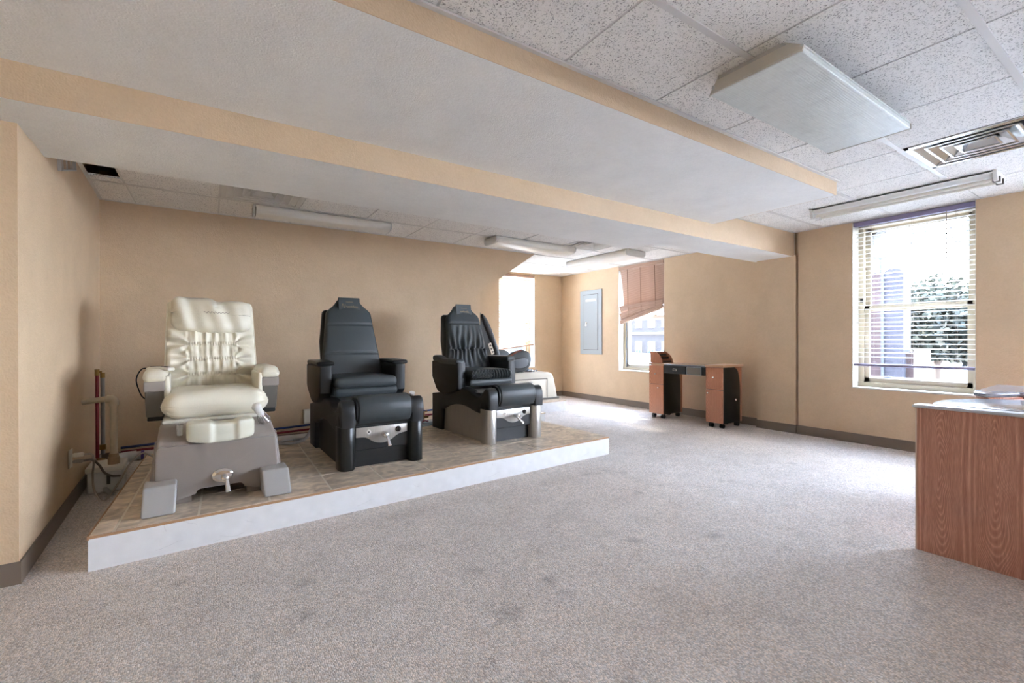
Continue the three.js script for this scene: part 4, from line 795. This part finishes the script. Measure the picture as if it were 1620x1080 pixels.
  mesh('hose', merge(tube([[-0.12, 0.06, 0.1], [-0.05, 0.04, 0.05], [0.05, 0.03, 0.02], [0.16, 0.04, 0]], 0.011, 20, 8), tube([[-0.12, 0.02, 0.1], [0, 0.015, 0.06], [0.18, 0.02, 0.03]], 0.011, 20, 8)), M.panelGrey, v);
  mesh('hot_hose', merge(tube([[-0.12, 0.03, 0.12], [-0.06, 0.07, 0.08], [0.0, 0.05, 0.04]], 0.01, 16, 8)), M.pexRed, v);
  mesh('valve_body', merge(rod([-0.02, 0.02, -0.02], [-0.02, 0.15, -0.02], 0.012, 10), rod([-0.05, 0.09, -0.02], [0.03, 0.09, -0.02], 0.014, 10), rod([-0.05, 0.14, -0.02], [0.02, 0.15, -0.02], 0.007, 8)), M.brass, v);
  const ob = thing('wall_box', 'cream junction box on the back wall behind the smooth black chair', 'electrical box', [0.86, 0.27, ZB], 0);
  mesh('box_body', rb(0.07, 0.15, 0.05, 0.006).translate(0, 0, 0.025), M.offwhite, ob);
  mesh('box_cover', rb(0.06, 0.12, 0.006, 0.002).translate(0, 0, 0.052), M.label, ob);
}
// ---------------------------------------------------------------- window blinds
// hung in the opening, facing -x like the windows; tilt turns the slats, skew lifts the +z end of the bottom
function blind(label, n, pos, turn, w, top, bottom, pitch, mat, o = {}) {
  const t = thing('window_blind', label, 'blind', pos, turn);
  const sk = o.skew ?? 0, x = 0.035, sw = o.slat ?? 0.048;
  mesh('headrail', merge(rb(0.055, 0.045, w - 0.01, 0.004)).translate(x, top - 0.024, 0), o.rail ?? mat, t);
  const slat = uvm(ext([[-sw / 2, -0.001], [-sw / 4, 0.0022], [0, 0.0032], [sw / 4, 0.0022], [sw / 2, -0.001], [sw / 2, 0.001], [sw / 4, 0.0045], [0, 0.0055], [-sw / 4, 0.0045], [-sw / 2, 0.001]], w - 0.014));
  const count = Math.floor((top - 0.07 - bottom) / pitch);
  for (let k = 0; k < count; k++) {
    const y = top - 0.07 - k * pitch, f = k / count, s = mesh('slat', slat, mat, t);
    s.position.set(x, y, 0); s.rotation.z = (o.tilt ?? 0) + rr(-0.02, 0.02); s.rotation.x = -(o.sag ? o.sag(f) : sk * f) / w + rr(-0.002, 0.002);
    if (o.shift) s.position.z = o.shift(f);
  }
  const br = mesh('bottom_rail', rb(0.05, o.railH ?? 0.02, w - 0.012, 0.006).translate(0, 0, 0), o.bottom ?? mat, t); br.position.set(x, bottom, 0); br.rotation.x = -sk / w;
  for (const z of [-0.32, 0.02, 0.36]) mesh('ladder_cord', merge(rod([x - sw / 2 - 0.001, top - 0.03, z * w], [x - sw / 2 - 0.001, bottom + sk * z, z * w], 0.0011, 5), rod([x + sw / 2 + 0.001, top - 0.03, z * w], [x + sw / 2 + 0.001, bottom + sk * z, z * w], 0.0011, 5)), M.cord, t);
  return t;
}
{
  const b = blind('open white slat blind in the window by the strip light', 1, [XR, 0, (WIN[0][0] + WIN[0][1]) / 2], 0, 0.925, 2.30, 0.815, 0.0445, M.slatWhite, { tilt: -0.03, rail: std({ color: 0x8f86a6, roughness: 0.5 }), bottom: std({ color: 0x9b97b4, roughness: 0.5 }), railH: 0.026 });
  mesh('tilt_wand', rod([0.005, 2.26, 0.27], [0.0, 1.62, 0.275], 0.003, 6), M.cord, b);
}
{
  const c = (WIN[2][0] + WIN[2][1]) / 2;
  blind('tan slat blind with a crooked bottom rail in the bright alcove window', 3, [c, 0, ZF], Math.PI / 2, 0.78, 2.275, 0.955, 0.044, M.slatTan, { skew: 0.085, tilt: -0.58, sag: (f) => (f > 0.75 ? 0.085 * (f - 0.75) / 0.25 : 0), bottom: M.slatBrown, rail: M.slatBrown, railH: 0.03 });
}
{ // brown blind pulled half up and hanging askew
  const t = thing('window_blind', 'brown wooden blind hanging crooked and half raised in the alcove side window', 'blind', [XA, 0, (WIN[1][0] + WIN[1][1]) / 2], 0);
  const w = 0.90;
  mesh('headrail', rb(0.05, 0.05, w, 0.005).translate(0.03, 2.255, 0), M.slatBrown, t);
  mesh('valance', rb(0.012, 0.06, w + 0.004, 0.004).translate(-0.002, 2.262, 0), M.slatBrown, t);
  const slat = rb(0.004, 0.05, w - 0.02, 0.0015, [1, 1, 1], 1);
  for (let k = 0; k < 18; k++) {
    const f = k / 17, s = mesh('slat', slat, M.slatBrown, t), y = 2.215 - k * 0.0335 - f * 0.02;
    s.position.set(0.03 - 0.002 * (k % 2), y, 0.055 * f); s.rotation.set(-0.05 * f - 0.02, 0, 0.55, 'XYZ'); s.scale.z = 1 - 0.09 * f;
  }
  for (let k = 0; k < 7; k++) { // the gathered bunch at the bottom, fanned out toward the low end
    const s = mesh('gathered_slat', slat, M.slatBrown, t); s.position.set(0.0 + (k % 3) * 0.014, 1.64 - k * 0.026, -0.005); s.rotation.set(-(0.06 + 0.032 * k), 0, 0.1 + 0.28 * (k % 3)); s.scale.z = 1.0;
  }
  mesh('bottom_rail', rb(0.045, 0.026, w - 0.02, 0.008), M.slatBrown, t).position.set(0.02, 1.462, -0.005); t.children.at(-1).rotation.x = -0.25;
  for (const z of [-0.3, 0.0, 0.31]) mesh('ladder_tape', rod([0.0, 2.24, z * w], [0.0, 1.54 + 0.2 * z, z * w + 0.02], 0.004, 6), std({ color: 0x7b5e4c, roughness: 0.8 }), t);
}
// ---------------------------------------------------------------- outside the windows
{
  const brick = (r, g, b, s = 1) => std({ map: rep(tex(128, 128, (i, j) => { const row = Math.floor(j / 16), v = ((j % 16) < 2 || ((i + (row % 2) * 16) % 32) < 2 ? 9 : 0) + (N1(Math.floor((i + (row % 2) * 16) / 32) * 3.1, row * 2.7) - 0.5) * 12; return [r + v, g + v, b + v]; }), s, s), roughness: 0.95 });
  const redB = brick(44, 31, 30, 0.8), dimB = brick(39, 36, 36, 0.8), pale = std({ color: 0x34373d, roughness: 0.9 }), roof = std({ color: 0x7a7a7a, roughness: 0.95 }), win = std({ color: 0x24303a, roughness: 0.15 }), trimW = std({ color: 0xa4a6a8, roughness: 0.8 });
  // stone arch over the window opening, on the outer face of the wall
  const arch = (z0, z1, lab) => {
    const zc = (z0 + z1) / 2, r = 0.49, o = [[z0 - 0.5, 1.4], [z0 - 0.5, 3.0], [z1 + 0.5, 3.0], [z1 + 0.5, 1.4], [zc + r, 1.4]]; for (let i = 0; i <= 24; i++) { const a = Math.PI * i / 24; o.push([zc + r * Math.cos(a), 1.93 + 0.42 * Math.sin(a)]); } o.push([zc - r, 1.4]);
    const m = extX(o, XR + WT + 0.02, XR + WT + 0.2); return single('window_arch', lab, 'arch', m, std({ color: 0x4a4946, roughness: 0.95 }));
  };
  arch(WIN[0][0], WIN[0][1], 'grey stone arch outside the window with the white blind');
  single('street_ground', 'pale ground far below outside the windows', 'ground', bx(7.5, 140, -4.2, -4, -110, 60), roof);
  { const p = thing('roof_parapet', 'pale flat roof with a weathered grey parapet outside the white blind window', 'roof', [0, 0, 0]);
    mesh('roof_deck', bx(8.5, 16, -0.2, -0.12, -16, 8), roof, p); mesh('parapet_wall', bx(11.0, 11.3, -0.12, 0.27, -16, 8), std({ color: 0x333437, roughness: 0.95 }), p); mesh('parapet_coping', bx(10.94, 11.36, 0.27, 0.33, -16, 8), trimW, p);
    mesh('vent_pipe', merge(rod([10.4, -0.12, -3.25], [10.4, 0.36, -3.25], 0.05, 10), rod([10.4, 0.36, -3.25], [10.4, 0.40, -3.25], 0.08, 10)), pale, p); }
  { const b = thing('brick_building', 'red brick building with a darker side bay beyond the flat roof', 'building', [0, 0, 0]);
    mesh('main_block', bx(17, 17.6, -4, 3.12, -11, -5.4), redB, b); mesh('rounded_bay', at(ext([...rrect(0, 0.5, -4, 3.2, 0.2)].map(([a, y]) => [a, y]), 0.6), 17.32, 0, -5.41, 0, -Math.PI / 2), brick(40, 39, 46, 0.8), b); mesh('bay_edge', bx(16.95, 17.02, -4, 3.1, -5.43, -5.37), pale, b);
    mesh('roof_vent', merge(rod([17.5, 3.1, -5.62], [17.5, 3.6, -5.62], 0.04, 8), bx(17.45, 17.55, 3.6, 3.66, -5.8, -5.45)), pale, b); mesh('low_annex', bx(17.2, 17.6, -4, 0.72, -4.95, -4.72), redB, b); mesh('white_shed', bx(17.2, 17.6, -4, 0.8, -4.72, -4.45), trimW, b); }
  { const b = thing('apartment_block', 'brown brick apartment block with rows of white windows across the street', 'building', [0, 0, 0]);
    mesh('facade', bx(30, 42, -4, 12, -60, -14), dimB, b);
    for (let fl = 0; fl < 4; fl++) for (let k = 0; k < 12; k++) { const z = -31.6 + k * 1.35, y = -0.2 + fl * 2.3; const w = mesh('window', merge(bx(29.93, 30, y, y + 1.15, z - 0.33, z + 0.33)), trimW, b); for (const s of [-1, 1]) mesh('pane', bx(29.9, 29.95, y + 0.08, y + 1.07, z + s * 0.16 - 0.12, z + s * 0.16 + 0.12), win, w); }
    mesh('string_course', merge(bx(29.9, 30, 1.55, 1.7, -40, -14), bx(29.9, 30, 3.85, 3.98, -40, -14)), trimW, b);
    single('garden_wall', 'white rendered wall in front of the apartment block', 'wall', merge(bx(24, 24.3, -4, 0.2, -34, -12)), std({ color: 0xc9c9c6, roughness: 0.9 }));
    single('low_roof', 'grey low roof seen below the crooked blind', 'roof', bx(14, 20, -0.75, -0.6, -24, -9), roof); }
  { const b = thing('distant_building', 'pale blue grey building far behind the alcove window', 'building', [0, 0, 0]);
    mesh('block', bx(12, 29, -4, 2.1, -72, -64), std({ color: 0x27323b, roughness: 0.9 }), b); mesh('roof_band', bx(11.8, 29.2, 2.1, 2.4, -72.2, -63.8), pale, b);
    for (let k = 0; k < 10; k++) mesh('window', bx(18 + k * 1.4, 18.7 + k * 1.4, 0.3, 1.5, -63.98, -63.9), win, b); }
  // trees: leaf cards bent around their own sprays
  const leafGeo = (n, rx, ry, rz, size) => {
    const P = [], base = [[-0.5, 0, 0], [0, 0.16, 0.5], [0.5, 0, 0], [0, -0.16, -0.5]];
    for (let k = 0; k < n; k++) {
      let x, y, z; do { x = rr(-1, 1); y = rr(-1, 1); z = rr(-1, 1); } while (x * x + y * y + z * z > 1 || x * x + y * y + z * z < 0.2);
      const lump = 0.82 + 0.3 * N1(x * 3 + 9, y * 3 + z * 2 + 9), m = new THREE.Matrix4().compose(V3(x * rx * lump, y * ry * lump, z * rz * lump), new THREE.Quaternion().setFromEuler(new THREE.Euler(rr(0, 6), rr(0, 6), rr(0, 6))), V3(1, 1, 1).multiplyScalar(size * rr(0.7, 1.4)));
      const q = base.map((v) => V3(...v).applyMatrix4(m)); for (const i of [0, 1, 2, 0, 2, 3]) P.push(q[i].x, q[i].y, q[i].z);
    }
    const g = new THREE.BufferGeometry(); g.setAttribute('position', new THREE.BufferAttribute(new Float32Array(P), 3)); g.computeVertexNormals(); return g;
  };
  const leaf = [std({ color: 0x191f14, roughness: 0.9, side: THREE.DoubleSide }), std({ color: 0x22261a, roughness: 0.9, side: THREE.DoubleSide }), std({ color: 0x161e18, roughness: 0.9, side: THREE.DoubleSide })], bark = std({ color: 0x4a4038, roughness: 1 });
  for (const [x, z, h, r, m, lab] of [[25, -6.1, 4.2, 1.35, 0, 'mid green tree beside the red brick building'], [31, -7.6, 4.9, 1.9, 1, 'tall yellow green tree rising above the darker trees'], [36, -9.4, 4.9, 1.7, 1, 'small pale tree behind the red brick building'], [22, -4.1, 3.9, 1.25, 2, 'dark green tree at the edge of the flat roof']]) {
    const t = thing('street_tree', lab, 'tree', [x, -4, z], 0, undefined);
    mesh('trunk', merge(rod([0, 0, 0], [0, h + 1, 0], 0.2, 8, 0.1), rod([0, h - 0.2, 0], [0.5, h + 1.4, 0.6], 0.08, 6, 0.03), rod([0, h, 0], [-0.4, h + 1.5, -0.5], 0.08, 6, 0.03)), bark, t);
    const f = mesh('foliage', leafGeo(2600, r, r * 1.05, r, 0.22), leaf[m], t); f.position.y = h + 1.4; f.userData.kind = 'stuff';
  }
}
renderer.render(scene, camera);
